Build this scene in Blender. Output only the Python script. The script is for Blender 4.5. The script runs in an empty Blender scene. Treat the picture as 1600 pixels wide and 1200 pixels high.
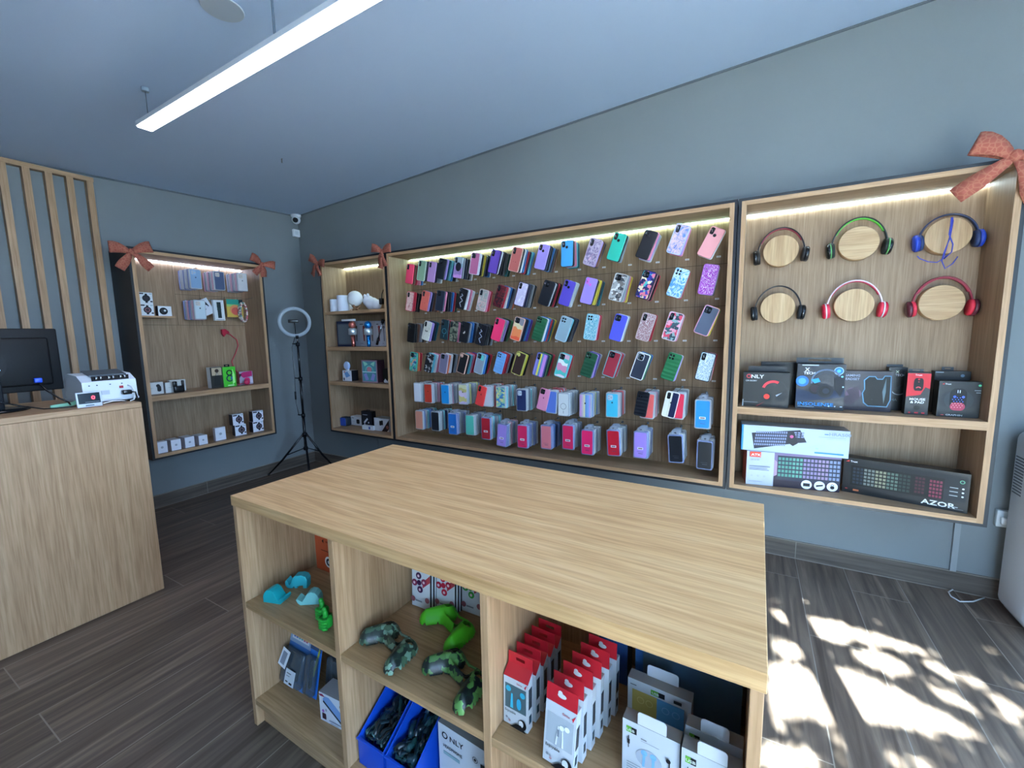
import bpy, bmesh, math, random
from mathutils import Vector, Matrix, Euler
random.seed(7)
scn = bpy.context.scene
COL = scn.collection
PI = math.pi

# ------------------------------------------------------------------ camera
YAW, PITCH, ROLL, FPX = -0.513641, -0.119584, -0.017717, 660.70
CAM = Vector((4.27109, -2.97788, 1.4))
cy_, sy_, cp_, sp_ = math.cos(YAW), math.sin(YAW), math.cos(PITCH), math.sin(PITCH)
FWD = Vector((sy_*cp_, cy_*cp_, sp_))
R0 = Vector((cy_, -sy_, 0)); U0 = R0.cross(FWD)
RGT = R0*math.cos(ROLL) + U0*math.sin(ROLL)
UPV = -R0*math.sin(ROLL) + U0*math.cos(ROLL)
cd = bpy.data.cameras.new('camera'); cam = bpy.data.objects.new('camera', cd); COL.objects.link(cam)
cd.sensor_width = 36; cd.lens = FPX/1600*36; cd.clip_start = 0.02; cd.clip_end = 200
mw = Matrix((RGT, UPV, -FWD)).transposed().to_4x4(); mw.translation = CAM
cam.matrix_world = mw
scn.camera = cam

# ------------------------------------------------------------------ light
scn.view_settings.view_transform = 'Standard'; scn.view_settings.look = 'None'
scn.view_settings.gamma = 1; scn.view_settings.use_curve_mapping = False
scn.view_settings.exposure = 0.9
world = bpy.data.worlds.new('sky'); scn.world = world; world.use_nodes = True
bgn = world.node_tree.nodes['Background']
bgn.inputs[0].default_value = (0.47, 0.655, 1.0, 1); bgn.inputs[1].default_value = 14.0
SUN_H = Vector((0.196, -0.9806, 0)); SUN_EL = math.radians(35)
SUN = (SUN_H*math.cos(SUN_EL) + Vector((0, 0, math.sin(SUN_EL)))).normalized()   # towards the sun
sl = bpy.data.lights.new('sun', 'SUN'); sl.energy = 130; sl.angle = math.radians(0.4); sl.color = (.93, .96, 1)
so = bpy.data.objects.new('sun', sl); COL.objects.link(so); so.location = (5, -8, 8)
so.rotation_euler = SUN.to_track_quat('Z', 'Y').to_euler()
def portal(loc, rot, sx, sy):
    l = bpy.data.lights.new('daylight_portal', 'AREA'); l.shape = 'RECTANGLE'; l.size = sx; l.size_y = sy
    l.cycles.is_portal = True
    o = bpy.data.objects.new('daylight_portal', l); COL.objects.link(o); o.location = loc; o.rotation_euler = rot
portal((6.33, -2.4, 1.35), (0, PI/2, 0), 2.3, 2.6)
portal((5.4, -3.93, 1.3), (PI/2, 0, 0), 1.5, 2.6)

# ------------------------------------------------------------------ measuring
def ray(px, py): return FWD + RGT*((px-800)/FPX) - UPV*((py-600)/FPX)
def hit(px, py, ax, val):
    r = ray(px, py); return CAM + r*((val-CAM[ax])/r[ax])
def AY(px, py, y): p = hit(px, py, 1, y); return p.x, p.z
def AX(px, py, x): p = hit(px, py, 0, x); return p.y, p.z

# ------------------------------------------------------------------ materials
def s2l(c): return c/12.92 if c <= .04045 else ((c+.055)/1.055)**2.4
def hexc(h):
    h = h.lstrip('#'); return tuple(s2l(int(h[i:i+2], 16)/255) for i in (0, 2, 4)) + (1,)
MATS = {}
def new_mat(key):
    m = bpy.data.materials.new(key); m.use_nodes = True; MATS[key] = m
    nt = m.node_tree; return m, nt, nt.nodes['Principled BSDF']
def M(h, rough=.5, metal=0, emit=0, alpha=1, spec=.5, bump=0):
    key = 'm_%s_%s_%s_%s_%s_%s_%s' % (h, rough, metal, emit, alpha, spec, bump)
    if key in MATS: return MATS[key]
    m, nt, b = new_mat(key)
    b.inputs['Base Color'].default_value = hexc(h); b.inputs['Roughness'].default_value = rough
    b.inputs['Metallic'].default_value = metal; b.inputs['Specular IOR Level'].default_value = spec
    b.inputs['Alpha'].default_value = alpha
    if emit: b.inputs['Emission Color'].default_value = hexc(h); b.inputs['Emission Strength'].default_value = emit
    # faint procedural variation so no surface is perfectly flat
    n = nt.nodes.new('ShaderNodeTexNoise'); n.inputs['Scale'].default_value = 60
    tc = nt.nodes.new('ShaderNodeTexCoord'); nt.links.new(tc.outputs['Object'], n.inputs['Vector'])
    bp = nt.nodes.new('ShaderNodeBump'); bp.inputs['Strength'].default_value = .05+bump; bp.inputs['Distance'].default_value = .002
    nt.links.new(n.outputs['Fac'], bp.inputs['Height']); nt.links.new(bp.outputs['Normal'], b.inputs['Normal'])
    return m
def N(nt, t, **kw):
    n = nt.nodes.new(t)
    for k, v in kw.items():
        if hasattr(n, k): setattr(n, k, v)
    return n
def ramp(nt, fac, stops, interp='LINEAR'):
    r = nt.nodes.new('ShaderNodeValToRGB'); r.color_ramp.interpolation = interp
    e = r.color_ramp.elements
    while len(e) < len(stops): e.new(.5)
    for el, (p, c) in zip(e, stops): el.position = p; el.color = hexc(c) if isinstance(c, str) else c
    nt.links.new(fac, r.inputs[0]); return r.outputs[0]
def mapped(nt, scale=(1, 1, 1), rot=(0, 0, 0), loc=(0, 0, 0), coord='Object'):
    tc = nt.nodes.new('ShaderNodeTexCoord'); mp = nt.nodes.new('ShaderNodeMapping')
    mp.inputs['Scale'].default_value = scale; mp.inputs['Rotation'].default_value = rot; mp.inputs['Location'].default_value = loc
    nt.links.new(tc.outputs[coord], mp.inputs[0]); return mp.outputs[0]
def wood(axis, base=('#aa8664', '#b5906d', '#bf9d7a'), rough=.5):
    key = 'oak_%s_%s' % (axis, base[1])
    if key in MATS: return MATS[key]
    m, nt, b = new_mat(key)
    sc = {'x': (1.1, 26, 26), 'y': (26, 1.1, 26), 'z': (26, 26, 1.1)}[axis]
    v = mapped(nt, sc)
    n = N(nt, 'ShaderNodeTexNoise'); n.inputs['Scale'].default_value = 1.3; n.inputs['Detail'].default_value = 5; n.inputs['Distortion'].default_value = .6
    nt.links.new(v, n.inputs['Vector'])
    c1 = ramp(nt, n.outputs['Fac'], [(.3, base[0]), (.5, base[1]), (.72, base[2])])
    sc2 = tuple(5*s for s in sc)
    n2 = N(nt, 'ShaderNodeTexNoise'); n2.inputs['Scale'].default_value = 1.2; n2.inputs['Detail'].default_value = 3
    nt.links.new(mapped(nt, sc2), n2.inputs['Vector'])
    c2 = ramp(nt, n2.outputs['Fac'], [(.35, '#dcd6cb'), (.6, '#ffffff')])
    mx = nt.nodes.new('ShaderNodeMix'); mx.data_type = 'RGBA'; mx.blend_type = 'MULTIPLY'; mx.inputs[0].default_value = .75
    nt.links.new(c1, mx.inputs[6]); nt.links.new(c2, mx.inputs[7])
    nt.links.new(mx.outputs[2], b.inputs['Base Color'])
    b.inputs['Roughness'].default_value = rough; b.inputs['Specular IOR Level'].default_value = .35
    bp = nt.nodes.new('ShaderNodeBump'); bp.inputs['Strength'].default_value = .12; bp.inputs['Distance'].default_value = .001
    nt.links.new(n2.outputs['Fac'], bp.inputs['Height']); nt.links.new(bp.outputs['Normal'], b.inputs['Normal'])
    return m
def paint(key, h, var=.03, rough=.85):
    m, nt, b = new_mat(key)
    n = N(nt, 'ShaderNodeTexNoise'); n.inputs['Scale'].default_value = 1.5; n.inputs['Detail'].default_value = 4
    nt.links.new(mapped(nt), n.inputs['Vector'])
    c = hexc(h)
    nt.links.new(ramp(nt, n.outputs['Fac'], [(.3, tuple(x*(1-var) for x in c[:3])+(1,)), (.7, tuple(x*(1+var) for x in c[:3])+(1,))]), b.inputs['Base Color'])
    b.inputs['Roughness'].default_value = rough
    n2 = N(nt, 'ShaderNodeTexNoise'); n2.inputs['Scale'].default_value = 120
    nt.links.new(mapped(nt), n2.inputs['Vector'])
    bp = nt.nodes.new('ShaderNodeBump'); bp.inputs['Strength'].default_value = .08; bp.inputs['Distance'].default_value = .002
    nt.links.new(n2.outputs['Fac'], bp.inputs['Height']); nt.links.new(bp.outputs['Normal'], b.inputs['Normal'])
    return m
def floor_mat(key, axis='y', scale=1):
    m, nt, b = new_mat(key)
    rot = (0, 0, PI/2) if axis == 'y' else (0, 0, 0)
    tc = nt.nodes.new('ShaderNodeTexCoord'); sep = nt.nodes.new('ShaderNodeSeparateXYZ'); com = nt.nodes.new('ShaderNodeCombineXYZ')
    nt.links.new(tc.outputs['Object'], sep.inputs[0])
    def add(sock, v):
        a = nt.nodes.new('ShaderNodeMath'); a.operation = 'ADD'; nt.links.new(sock, a.inputs[0]); a.inputs[1].default_value = v; return a.outputs[0]
    nt.links.new(add(sep.outputs['Y'], 20.31), com.inputs[0]); nt.links.new(add(sep.outputs['X'], .135), com.inputs[1])
    br = nt.nodes.new('ShaderNodeTexBrick'); br.offset = .43; br.offset_frequency = 2
    br.inputs['Scale'].default_value = 1; br.inputs['Mortar Size'].default_value = .0022; br.inputs['Mortar Smooth'].default_value = .1
    br.inputs['Brick Width'].default_value = 1.18; br.inputs['Row Height'].default_value = .235
    br.inputs['Color1'].default_value = (.35, .35, .35, 1); br.inputs['Color2'].default_value = (1, 1, 1, 1); br.inputs['Mortar'].default_value = (.5, .5, .5, 1)
    nt.links.new(com.outputs[0], br.inputs['Vector'])
    # grain, shifted per plank
    va = nt.nodes.new('ShaderNodeVectorMath'); va.operation = 'MULTIPLY_ADD'
    nt.links.new(br.outputs['Color'], va.inputs[0]); va.inputs[1].default_value = (17, 31, 9); 
    mp = mapped(nt, (30, 1.6, 30)); nt.links.new(mp, va.inputs[2])
    n = N(nt, 'ShaderNodeTexNoise'); n.inputs['Scale'].default_value = 1.0; n.inputs['Detail'].default_value = 6; n.inputs['Distortion'].default_value = .9
    nt.links.new(va.outputs[0], n.inputs['Vector'])
    g = ramp(nt, n.outputs['Fac'], [(.28, '#453a31'), (.5, '#62544a'), (.62, '#736457'), (.8, '#918273')])
    tint = nt.nodes.new('ShaderNodeMix'); tint.data_type = 'RGBA'; tint.blend_type = 'MULTIPLY'; tint.inputs[0].default_value = .25
    nt.links.new(g, tint.inputs[6]); nt.links.new(br.outputs['Color'], tint.inputs[7])
    mx = nt.nodes.new('ShaderNodeMix'); mx.data_type = 'RGBA'
    nt.links.new(br.outputs['Fac'], mx.inputs[0]); nt.links.new(tint.outputs[2], mx.inputs[6]); mx.inputs[7].default_value = hexc('#857d74')
    nt.links.new(mx.outputs[2], b.inputs['Base Color'])
    b.inputs['Roughness'].default_value = .42; b.inputs['Specular IOR Level'].default_value = .4
    bp = nt.nodes.new('ShaderNodeBump'); bp.inputs['Strength'].default_value = .25; bp.inputs['Distance'].default_value = .002
    nt.links.new(n.outputs['Fac'], bp.inputs['Height']); nt.links.new(bp.outputs['Normal'], b.inputs['Normal'])
    return m
def pattern(kind, *cols):
    key = 'case_%s_%s' % (kind, '_'.join(cols))
    if key in MATS: return MATS[key]
    m, nt, b = new_mat(key); b.inputs['Roughness'].default_value = .35
    if kind == 'marble':
        n = N(nt, 'ShaderNodeTexNoise'); n.inputs['Scale'].default_value = 22; n.inputs['Detail'].default_value = 2; n.inputs['Distortion'].default_value = 1.6
        nt.links.new(mapped(nt), n.inputs['Vector']); k = len(cols)
        c = ramp(nt, n.outputs['Fac'], [(.3+.4*i/(k-1), cols[i]) for i in range(k)])
    elif kind == 'camo':
        n0 = N(nt, 'ShaderNodeTexNoise'); n0.inputs['Scale'].default_value = 55; n0.inputs['Detail'].default_value = 1; v0 = mapped(nt)
        nt.links.new(v0, n0.inputs['Vector'])
        va = nt.nodes.new('ShaderNodeVectorMath'); va.operation = 'MULTIPLY_ADD'; va.inputs[1].default_value = (.022, .022, .022)
        nt.links.new(n0.outputs['Color'], va.inputs[0]); nt.links.new(v0, va.inputs[2])
        n = N(nt, 'ShaderNodeTexVoronoi'); n.inputs['Scale'].default_value = 62; nt.links.new(va.outputs[0], n.inputs['Vector'])
        sp = nt.nodes.new('ShaderNodeSeparateColor'); nt.links.new(n.outputs['Color'], sp.inputs[0]); k = len(cols)
        c = ramp(nt, sp.outputs[0], [(i/k, cols[i]) for i in range(k)], 'CONSTANT')
    elif kind == 'dots':
        n = N(nt, 'ShaderNodeTexVoronoi'); n.inputs['Scale'].default_value = 45; n.inputs['Randomness'].default_value = .5
        nt.links.new(mapped(nt), n.inputs['Vector'])
        c = ramp(nt, n.outputs['Distance'], [(0, cols[1]), (.28, cols[0])], 'CONSTANT')
    elif kind == 'glitter':
        n = N(nt, 'ShaderNodeTexVoronoi'); n.inputs['Scale'].default_value = 320
        nt.links.new(mapped(nt), n.inputs['Vector'])
        c = ramp(nt, n.outputs['Color'], [(.2, cols[0]), (.6, cols[1]), (.9, '#ffffff')])
        b.inputs['Metallic'].default_value = .25
    elif kind in ('vstripe', 'hstripe', 'wave'):
        tc = nt.nodes.new('ShaderNodeTexCoord'); sep = nt.nodes.new('ShaderNodeSeparateXYZ')
        src = tc.outputs['Object']
        if kind == 'wave':
            n = N(nt, 'ShaderNodeTexNoise'); n.inputs['Scale'].default_value = 12
            nt.links.new(src, n.inputs['Vector'])
            va = nt.nodes.new('ShaderNodeVectorMath'); va.operation = 'MULTIPLY_ADD'; va.inputs[1].default_value = (.09, .09, .09)
            nt.links.new(n.outputs['Color'], va.inputs[0]); nt.links.new(src, va.inputs[2]); src = va.outputs[0]
        nt.links.new(src, sep.inputs[0])
        mr = nt.nodes.new('ShaderNodeMapRange')
        if kind == 'vstripe': nt.links.new(sep.outputs['X'], mr.inputs[0]); mr.inputs[1].default_value = -.04; mr.inputs[2].default_value = .04
        else:
            o = .045 if kind == 'wave' else 0
            nt.links.new(sep.outputs['Z'], mr.inputs[0]); mr.inputs[1].default_value = -.08+o; mr.inputs[2].default_value = .08+o
        k = len(cols); c = ramp(nt, mr.outputs[0], [(i/k, cols[i]) for i in range(k)], 'CONSTANT')
    elif kind == 'puffer':
        b.inputs['Base Color'].default_value = hexc(cols[0]); c = None
        w = N(nt, 'ShaderNodeTexWave'); w.bands_direction = 'Z'; w.inputs['Scale'].default_value = 14; w.inputs['Distortion'].default_value = .6
        nt.links.new(mapped(nt), w.inputs['Vector'])
        bp = nt.nodes.new('ShaderNodeBump'); bp.inputs['Strength'].default_value = .5; bp.inputs['Distance'].default_value = .0025
        nt.links.new(w.outputs['Fac'], bp.inputs['Height']); nt.links.new(bp.outputs['Normal'], b.inputs['Normal'])
    if c is not None: nt.links.new(c, b.inputs['Base Color'])
    return m
def glass_mat(key, fac=.92, tint='#eef6f6'):
    m = bpy.data.materials.new(key); m.use_nodes = True; MATS[key] = m; nt = m.node_tree
    nt.nodes.remove(nt.nodes['Principled BSDF'])
    t = nt.nodes.new('ShaderNodeBsdfTransparent'); t.inputs[0].default_value = hexc(tint)
    g = nt.nodes.new('ShaderNodeBsdfGlossy'); g.inputs['Roughness'].default_value = .03
    mx = nt.nodes.new('ShaderNodeMixShader'); mx.inputs[0].default_value = 1-fac
    nt.links.new(t.outputs[0], mx.inputs[1]); nt.links.new(g.outputs[0], mx.inputs[2])
    nt.links.new(mx.outputs[0], nt.nodes['Material Output'].inputs[0]); return m

OAKX, OAKY, OAKZ = wood('x'), wood('y'), wood('z')
TOPW = wood('x', ('#bb9264', '#c8a072', '#d2ae82'), .42)
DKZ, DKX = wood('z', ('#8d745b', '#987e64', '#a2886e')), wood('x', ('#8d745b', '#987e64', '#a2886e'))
BLACK = M('#10151c', .45); BLACKG = M('#0c0f14', .25); WHITE = M('#e9eaec', .45); CHROME = M('#c8ccd0', .2, 1)
STEEL = M('#8b8f94', .35, 1)

# ------------------------------------------------------------------ mesh builder
class MB:
    def __init__(s): s.v = []; s.f = []; s.mi = []; s.sm = []
    def add(s, vs, fs, mi=0, smooth=False, T=None):
        o = len(s.v)
        s.v += [tuple(T @ Vector(v)) if T else tuple(v) for v in vs]
        s.f += [tuple(i+o for i in f) for f in fs]; s.mi += [mi]*len(fs); s.sm += [smooth]*len(fs)
    def box(s, x0, x1, y0, y1, z0, z1, mi=0, T=None, mis=None):
        vs = [(x0, y0, z0), (x1, y0, z0), (x1, y1, z0), (x0, y1, z0), (x0, y0, z1), (x1, y0, z1), (x1, y1, z1), (x0, y1, z1)]
        fs = [(0, 3, 2, 1), (4, 5, 6, 7), (0, 1, 5, 4), (1, 2, 6, 5), (2, 3, 7, 6), (3, 0, 4, 7)]   # bottom top front right back left
        o = len(s.f); s.add(vs, fs, mi, False, T)
        if mis: s.mi[o:] = mis
        return s
    def bbox(s, x0, x1, y0, y1, z0, z1, r, mi=0, T=None, seg=2):
        bm = bmesh.new(); bmesh.ops.create_cube(bm, size=1)
        for v in bm.verts: v.co = Vector(((x0+x1)/2+v.co.x*(x1-x0), (y0+y1)/2+v.co.y*(y1-y0), (z0+z1)/2+v.co.z*(z1-z0)))
        bmesh.ops.bevel(bm, geom=bm.edges[:], offset=r, segments=seg, affect='EDGES', profile=.5)
        bm.verts.index_update(); s.add([v.co[:] for v in bm.verts], [[v.index for v in f.verts] for f in bm.faces], mi, seg > 1, T); bm.free(); return s
    def prism(s, pts, y0, y1, mi=0, T=None, smooth=False, bev=0):
        """outline in (x,z), counter-clockwise seen from -y; from y0 (front) to y1 (back)"""
        n = len(pts)
        if sum(pts[i][0]*pts[(i+1) % n][1]-pts[(i+1) % n][0]*pts[i][1] for i in range(n)) < 0: pts = pts[::-1]
        if bev:
            cx = sum(p[0] for p in pts)/n; cz = sum(p[1] for p in pts)/n
            w = max(p[0] for p in pts)-min(p[0] for p in pts); h = max(p[1] for p in pts)-min(p[1] for p in pts)
            ins = [(cx+(p[0]-cx)*(1-2*bev/w), cz+(p[1]-cz)*(1-2*bev/h)) for p in pts]
            loops = [[(x, y0, z) for x, z in ins], [(x, y0+bev*.8, z) for x, z in pts], [(x, y1-bev*.8, z) for x, z in pts], [(x, y1, z) for x, z in ins]]
        else: loops = [[(x, y0, z) for x, z in pts], [(x, y1, z) for x, z in pts]]
        vs = [p for l in loops for p in l]; fs = []
        for k in range(len(loops)-1):
            for i in range(n): j = (i+1) % n; fs.append((k*n+i, (k+1)*n+i, (k+1)*n+j, k*n+j))
        o = (len(loops)-1)*n
        s.add(vs, fs, mi, smooth, T); 
        s.add(loops[0], [tuple(range(n))], mi, False, T); s.add(loops[-1], [tuple(range(n))[::-1]], mi, False, T)
        return s
    def lathe(s, prof, n=24, mi=0, T=None, smooth=True):
        """(r,z) profile around z"""
        vs = []; fs = []
        for r, z in prof:
            for i in range(n): a = 2*PI*i/n; vs.append((r*math.cos(a), r*math.sin(a), z))
        for k in range(len(prof)-1):
            for i in range(n): j = (i+1) % n; fs.append((k*n+i, k*n+j, (k+1)*n+j, (k+1)*n+i))
        s.add(vs, fs, mi, smooth, T)
        for k, rev in ((0, True), (len(prof)-1, False)):
            if prof[k][0] > 1e-5:
                l = [vs[k*n+i] for i in range(n)]; s.add(l, [tuple(range(n))[::-1] if rev else tuple(range(n))], mi, False, T)
        return s
    def cyl(s, p0, p1, r, n=16, mi=0, r1=None, T=None):
        p0, p1 = Vector(p0), Vector(p1); d = p1-p0; Q = Matrix.Translation(p0) @ d.to_track_quat('Z', 'Y').to_matrix().to_4x4()
        if T: Q = T @ Q
        return s.lathe([(r, 0), (r if r1 is None else r1, d.length)], n, mi, Q)
    def tube(s, pts, r, n=8, mi=0, T=None, closed=False):
        pts = [Vector(p) for p in pts]; vs = []; fs = []; m = len(pts)
        up = None
        for i, p in enumerate(pts):
            if closed: d = pts[(i+1) % m]-pts[i-1]
            else: d = pts[min(i+1, m-1)]-pts[max(i-1, 0)]
            d.normalize()
            if up is None: up = Vector((0, 0, 1)) if abs(d.z) < .9 else Vector((1, 0, 0))
            a = d.cross(up)
            if a.length < 1e-4: a = d.orthogonal()
            a.normalize(); b = a.cross(d); b.normalize(); up = b
            rr = r[i] if isinstance(r, (list, tuple)) else r
            for k in range(n): t = 2*PI*k/n; vs.append(tuple(p+a*math.cos(t)*rr+b*math.sin(t)*rr))
        for i in range(m if closed else m-1):
            i2 = (i+1) % m
            for k in range(n): j = (k+1) % n; fs.append((i*n+k, i2*n+k, i2*n+j, i*n+j))
        s.add(vs, fs, mi, True, T)
        if not closed: s.add(vs[:n], [tuple(range(n))], mi, False, T); s.add(vs[-n:], [tuple(range(n))[::-1]], mi, False, T)
        return s
    def ribbon(s, pts, wv, th, mi=0, T=None, smooth=True):
        """rectangular section swept along pts; wv = width vector (Vector or list)"""
        pts = [Vector(p) for p in pts]; m = len(pts); vs = []
        for i, p in enumerate(pts):
            d = (pts[min(i+1, m-1)]-pts[max(i-1, 0)]).normalized(); w = Vector(wv[i] if isinstance(wv, list) else wv)
            nn = d.cross(w).normalized()*th/2
            vs += [tuple(p-w/2-nn), tuple(p+w/2-nn), tuple(p+w/2+nn), tuple(p-w/2+nn)]
        fs = [(i*4+k, i*4+(k+1) % 4, i*4+4+(k+1) % 4, i*4+4+k) for i in range(m-1) for k in range(4)]
        fs += [(3, 2, 1, 0), tuple(m*4-4+k for k in range(4))]
        s.add(vs, fs, mi, smooth, T); return s
    def ball(s, c, r, mi=0, T=None, n=16):
        r3 = r if isinstance(r, tuple) else (r, r, r); Q = Matrix.Translation(Vector(c)) @ Matrix.Diagonal((*r3, 1))
        if T: Q = T @ Q
        return s.lathe([(max(1e-6, math.sin(PI*k/n)), -math.cos(PI*k/n)) for k in range(n+1)], n+4, mi, Q)
    def mesh(s, name, mats=()):
        me = bpy.data.meshes.new(name); me.from_pydata(s.v, [], s.f)
        me.polygons.foreach_set('material_index', s.mi); me.polygons.foreach_set('use_smooth', s.sm)
        for m in mats: me.materials.append(m)
        me.update(); 
        bm = bmesh.new(); bm.from_mesh(me); bmesh.ops.remove_doubles(bm, verts=bm.verts, dist=1e-6); bmesh.ops.recalc_face_normals(bm, faces=bm.faces)
        bm.to_mesh(me); bm.free(); 
        return me
    def obj(s, name, mats, parent=None, loc=(0, 0, 0), rot=(0, 0, 0)):
        if not isinstance(mats, (list, tuple)): mats = [mats]
        o = bpy.data.objects.new(name, s.mesh(name, mats)); COL.objects.link(o)
        o.location = loc; o.rotation_euler = rot
        if parent: o.parent = parent
        return o
def tag(o, label, cat, group=None, kind=None):
    o['label'] = label; o['category'] = cat
    if group: o['group'] = group
    if kind: o['kind'] = kind
    return o
def thing(name, label, cat, loc=(0, 0, 0), rot=(0, 0, 0), group=None):
    o = bpy.data.objects.new(name, None); COL.objects.link(o); o.empty_display_size = .05
    o.location = loc; o.rotation_euler = rot; return tag(o, label, cat, group)
def struct(o): o['kind'] = 'structure'; return o
def rrect(w, h, r, n=4, cx=0, cz=0):
    r = min(r, w/2-1e-4, h/2-1e-4); out = []
    for (sx, sz, a0) in ((1, -1, -PI/2), (1, 1, 0), (-1, 1, PI/2), (-1, -1, PI)):
        for k in range(n+1):
            a = a0+PI/2*k/n; out.append((cx+sx*(w/2-r)+r*math.cos(a), cz+sz*(h/2-r)+r*math.sin(a)))
    return out
def circ(cx, cz, r, n=20, rz=None): return [(cx+r*math.cos(2*PI*i/n), cz+(rz or r)*math.sin(2*PI*i/n)) for i in range(n)]
_TX = {}
def text_geo(s):
    if s in _TX: return _TX[s]
    c = bpy.data.curves.new('t', 'FONT'); c.body = s; c.size = 1; c.extrude = 0; c.offset = .018; c.resolution_u = 2
    o = bpy.data.objects.new('t', c); COL.objects.link(o); dg = bpy.context.evaluated_depsgraph_get()
    me = bpy.data.meshes.new_from_object(o.evaluated_get(dg)); vs = [tuple(v.co) for v in me.vertices]; fs = [tuple(p.vertices) for p in me.polygons]
    bpy.data.objects.remove(o); bpy.data.curves.remove(c); bpy.data.meshes.remove(me)
    _TX[s] = (vs, fs); return _TX[s]
def text_into(mb, s, x, z, h, y, mi=0, align='l', T=None, sx=1):
    vs, fs = text_geo(s)
    if not vs: return
    xs = [v[0] for v in vs]; x0, x1 = min(xs), max(xs); k = h/.73
    off = {'l': -x0, 'c': -(x0+x1)/2, 'r': -x1}[align]
    mb.add([(x+(v[0]+off)*k*sx, y, z+v[1]*k) for v in vs], fs, mi, False, T)
def dk(c):
    if not isinstance(c, str): return c
    r_, g_, b_ = (int(c[i:i+2], 16) for i in (1, 3, 5)); L = (r_+g_+b_)/3
    k = .62 if max(r_, g_, b_) < 110 and L < 90 else 1
    return '#%02x%02x%02x' % (int(r_*k), int(g_*k), int(b_*k))
def art_parts(parent, w, h, arts, loc=(0, 0, 0), rot=(0, 0, 0), tall=True):
    """flat printing on a front face that spans x 0..w, z 0..h at y=0"""
    mats = []; mb = MB(); tm = []; tb = MB(); y = -.0006
    def mi(lst, c, kw):
        mt = c if not isinstance(c, str) else M(dk(c), .5, 0, 0, 1, .3)
        if mt not in lst: lst.append(mt)
        return lst.index(mt)
    for a in arts:
        k = a[0]
        if k == 'r': mb.box(a[1]*w, a[3]*w, y, y+.0004, a[2]*h, a[4]*h, mi(mats, a[5], 0))
        elif k == 'c': mb.prism(circ(a[1]*w, a[2]*h, a[3]*h, 20, a[3]*h*(a[5] if len(a) > 5 else 1)), y, y+.0004, mi(mats, a[4], 0))
        elif k == 'ring':
            n = 28; R, r = a[3]*h, a[4]*h; vs = [(a[1]*w+q*math.cos(2*PI*i/n), y, a[2]*h+q*math.sin(2*PI*i/n)) for q in (R, r) for i in range(n)]
            mb.add(vs, [(i, (i+1) % n, n+(i+1) % n, n+i) for i in range(n)], mi(mats, a[5], 0))
        elif k == 'arc':   # cx cz R r a0 a1 col
            n = 18; vs = []
            for i in range(n+1):
                t = math.radians(a[5]+(a[6]-a[5])*i/n)
                for q in (a[3]*h, a[4]*h): vs.append((a[1]*w+q*math.cos(t), y, a[2]*h+q*math.sin(t)))
            mb.add(vs, [(2*i, 2*i+1, 2*i+3, 2*i+2) for i in range(n)], mi(mats, a[7], 0))
        elif k == 'p': mb.prism([(p[0]*w, p[1]*h) for p in a[1]], y, y+.0004, mi(mats, a[2], 0))
        elif k == 'kb':   # u0 v0 u1 v1 rows cols colors skew
            u0, v0, u1, v1, rows, cols, cl = a[1:8]; sk = a[8] if len(a) > 8 else 0
            for i in range(rows):
                for j in range(cols):
                    x0 = (u0+(u1-u0)*(j+.12)/cols+sk*i/rows*.02)*w; x1 = (u0+(u1-u0)*(j+.85)/cols+sk*i/rows*.02)*w
                    zz = sk*.06*h*j/cols
                    z0 = (v0+(v1-v0)*(i+.15)/rows)*h+zz; z1 = (v0+(v1-v0)*(i+.82)/rows)*h+zz
                    mb.box(x0, x1, y, y+.0004, z0, z1, mi(mats, cl[(j*len(cl)//cols)], 0))
        elif k == 't': text_into(tb, a[1], a[2]*w, a[3]*h, a[4]*h, y-.0002, mi(tm, a[5], 0), a[6] if len(a) > 6 else 'l', None, a[7] if len(a) > 7 else 1); 
        y -= .0003
    if mb.f: mb.obj('printed_picture', mats, parent, loc, rot)
    if tb.f:
        tb.obj('lettering', tm, parent, loc, rot)
def carton(name, label, cat, loc, w, d, h, rz=0, front='#e9eaec', side=None, top=None, arts=(), group=None, tab=None, rx=0, rough=.4):
    """cardboard box, origin at the bottom left of its front face; body is a part"""
    t = thing(name, label, cat, loc, (rx, 0, rz), group)
    side = side or front; top = top or front
    mb = MB(); mb.box(0, w, 0, d, 0, h, mis=[1, 2, 0, 1, 1, 1])
    mb.obj('carton', [M(dk(q), rough, 0, 0, 1, .35) for q in (front, side, top)], t)
    if tab:   # (u0,u1,height,color,hole)
        u0, u1, th, tc, hole = tab[:5]; tb = MB(); x0, x1 = u0*w, u1*w; y0 = tab[5]*d if len(tab) > 5 else .9*d
        if hole:
            hw = (x1-x0)*.24; cx = (x0+x1)/2
            tb.box(x0, cx-hw, y0, y0+.001, h, h+th); tb.box(cx+hw, x1, y0, y0+.001, h, h+th)
            tb.box(cx-hw, cx+hw, y0, y0+.001, h, h+th*.35); tb.box(cx-hw, cx+hw, y0, y0+.001, h+th*.68, h+th)
        else: tb.prism([(p[0], p[1]) for p in rrect(x1-x0, th*1.2, th*.25, 4, (x0+x1)/2, h+th*.4)], y0, y0+.001)
        tb.obj('hang_tab', M(tc, rough), t)
    if arts: art_parts(t, w, h, arts)
    return t

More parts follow.
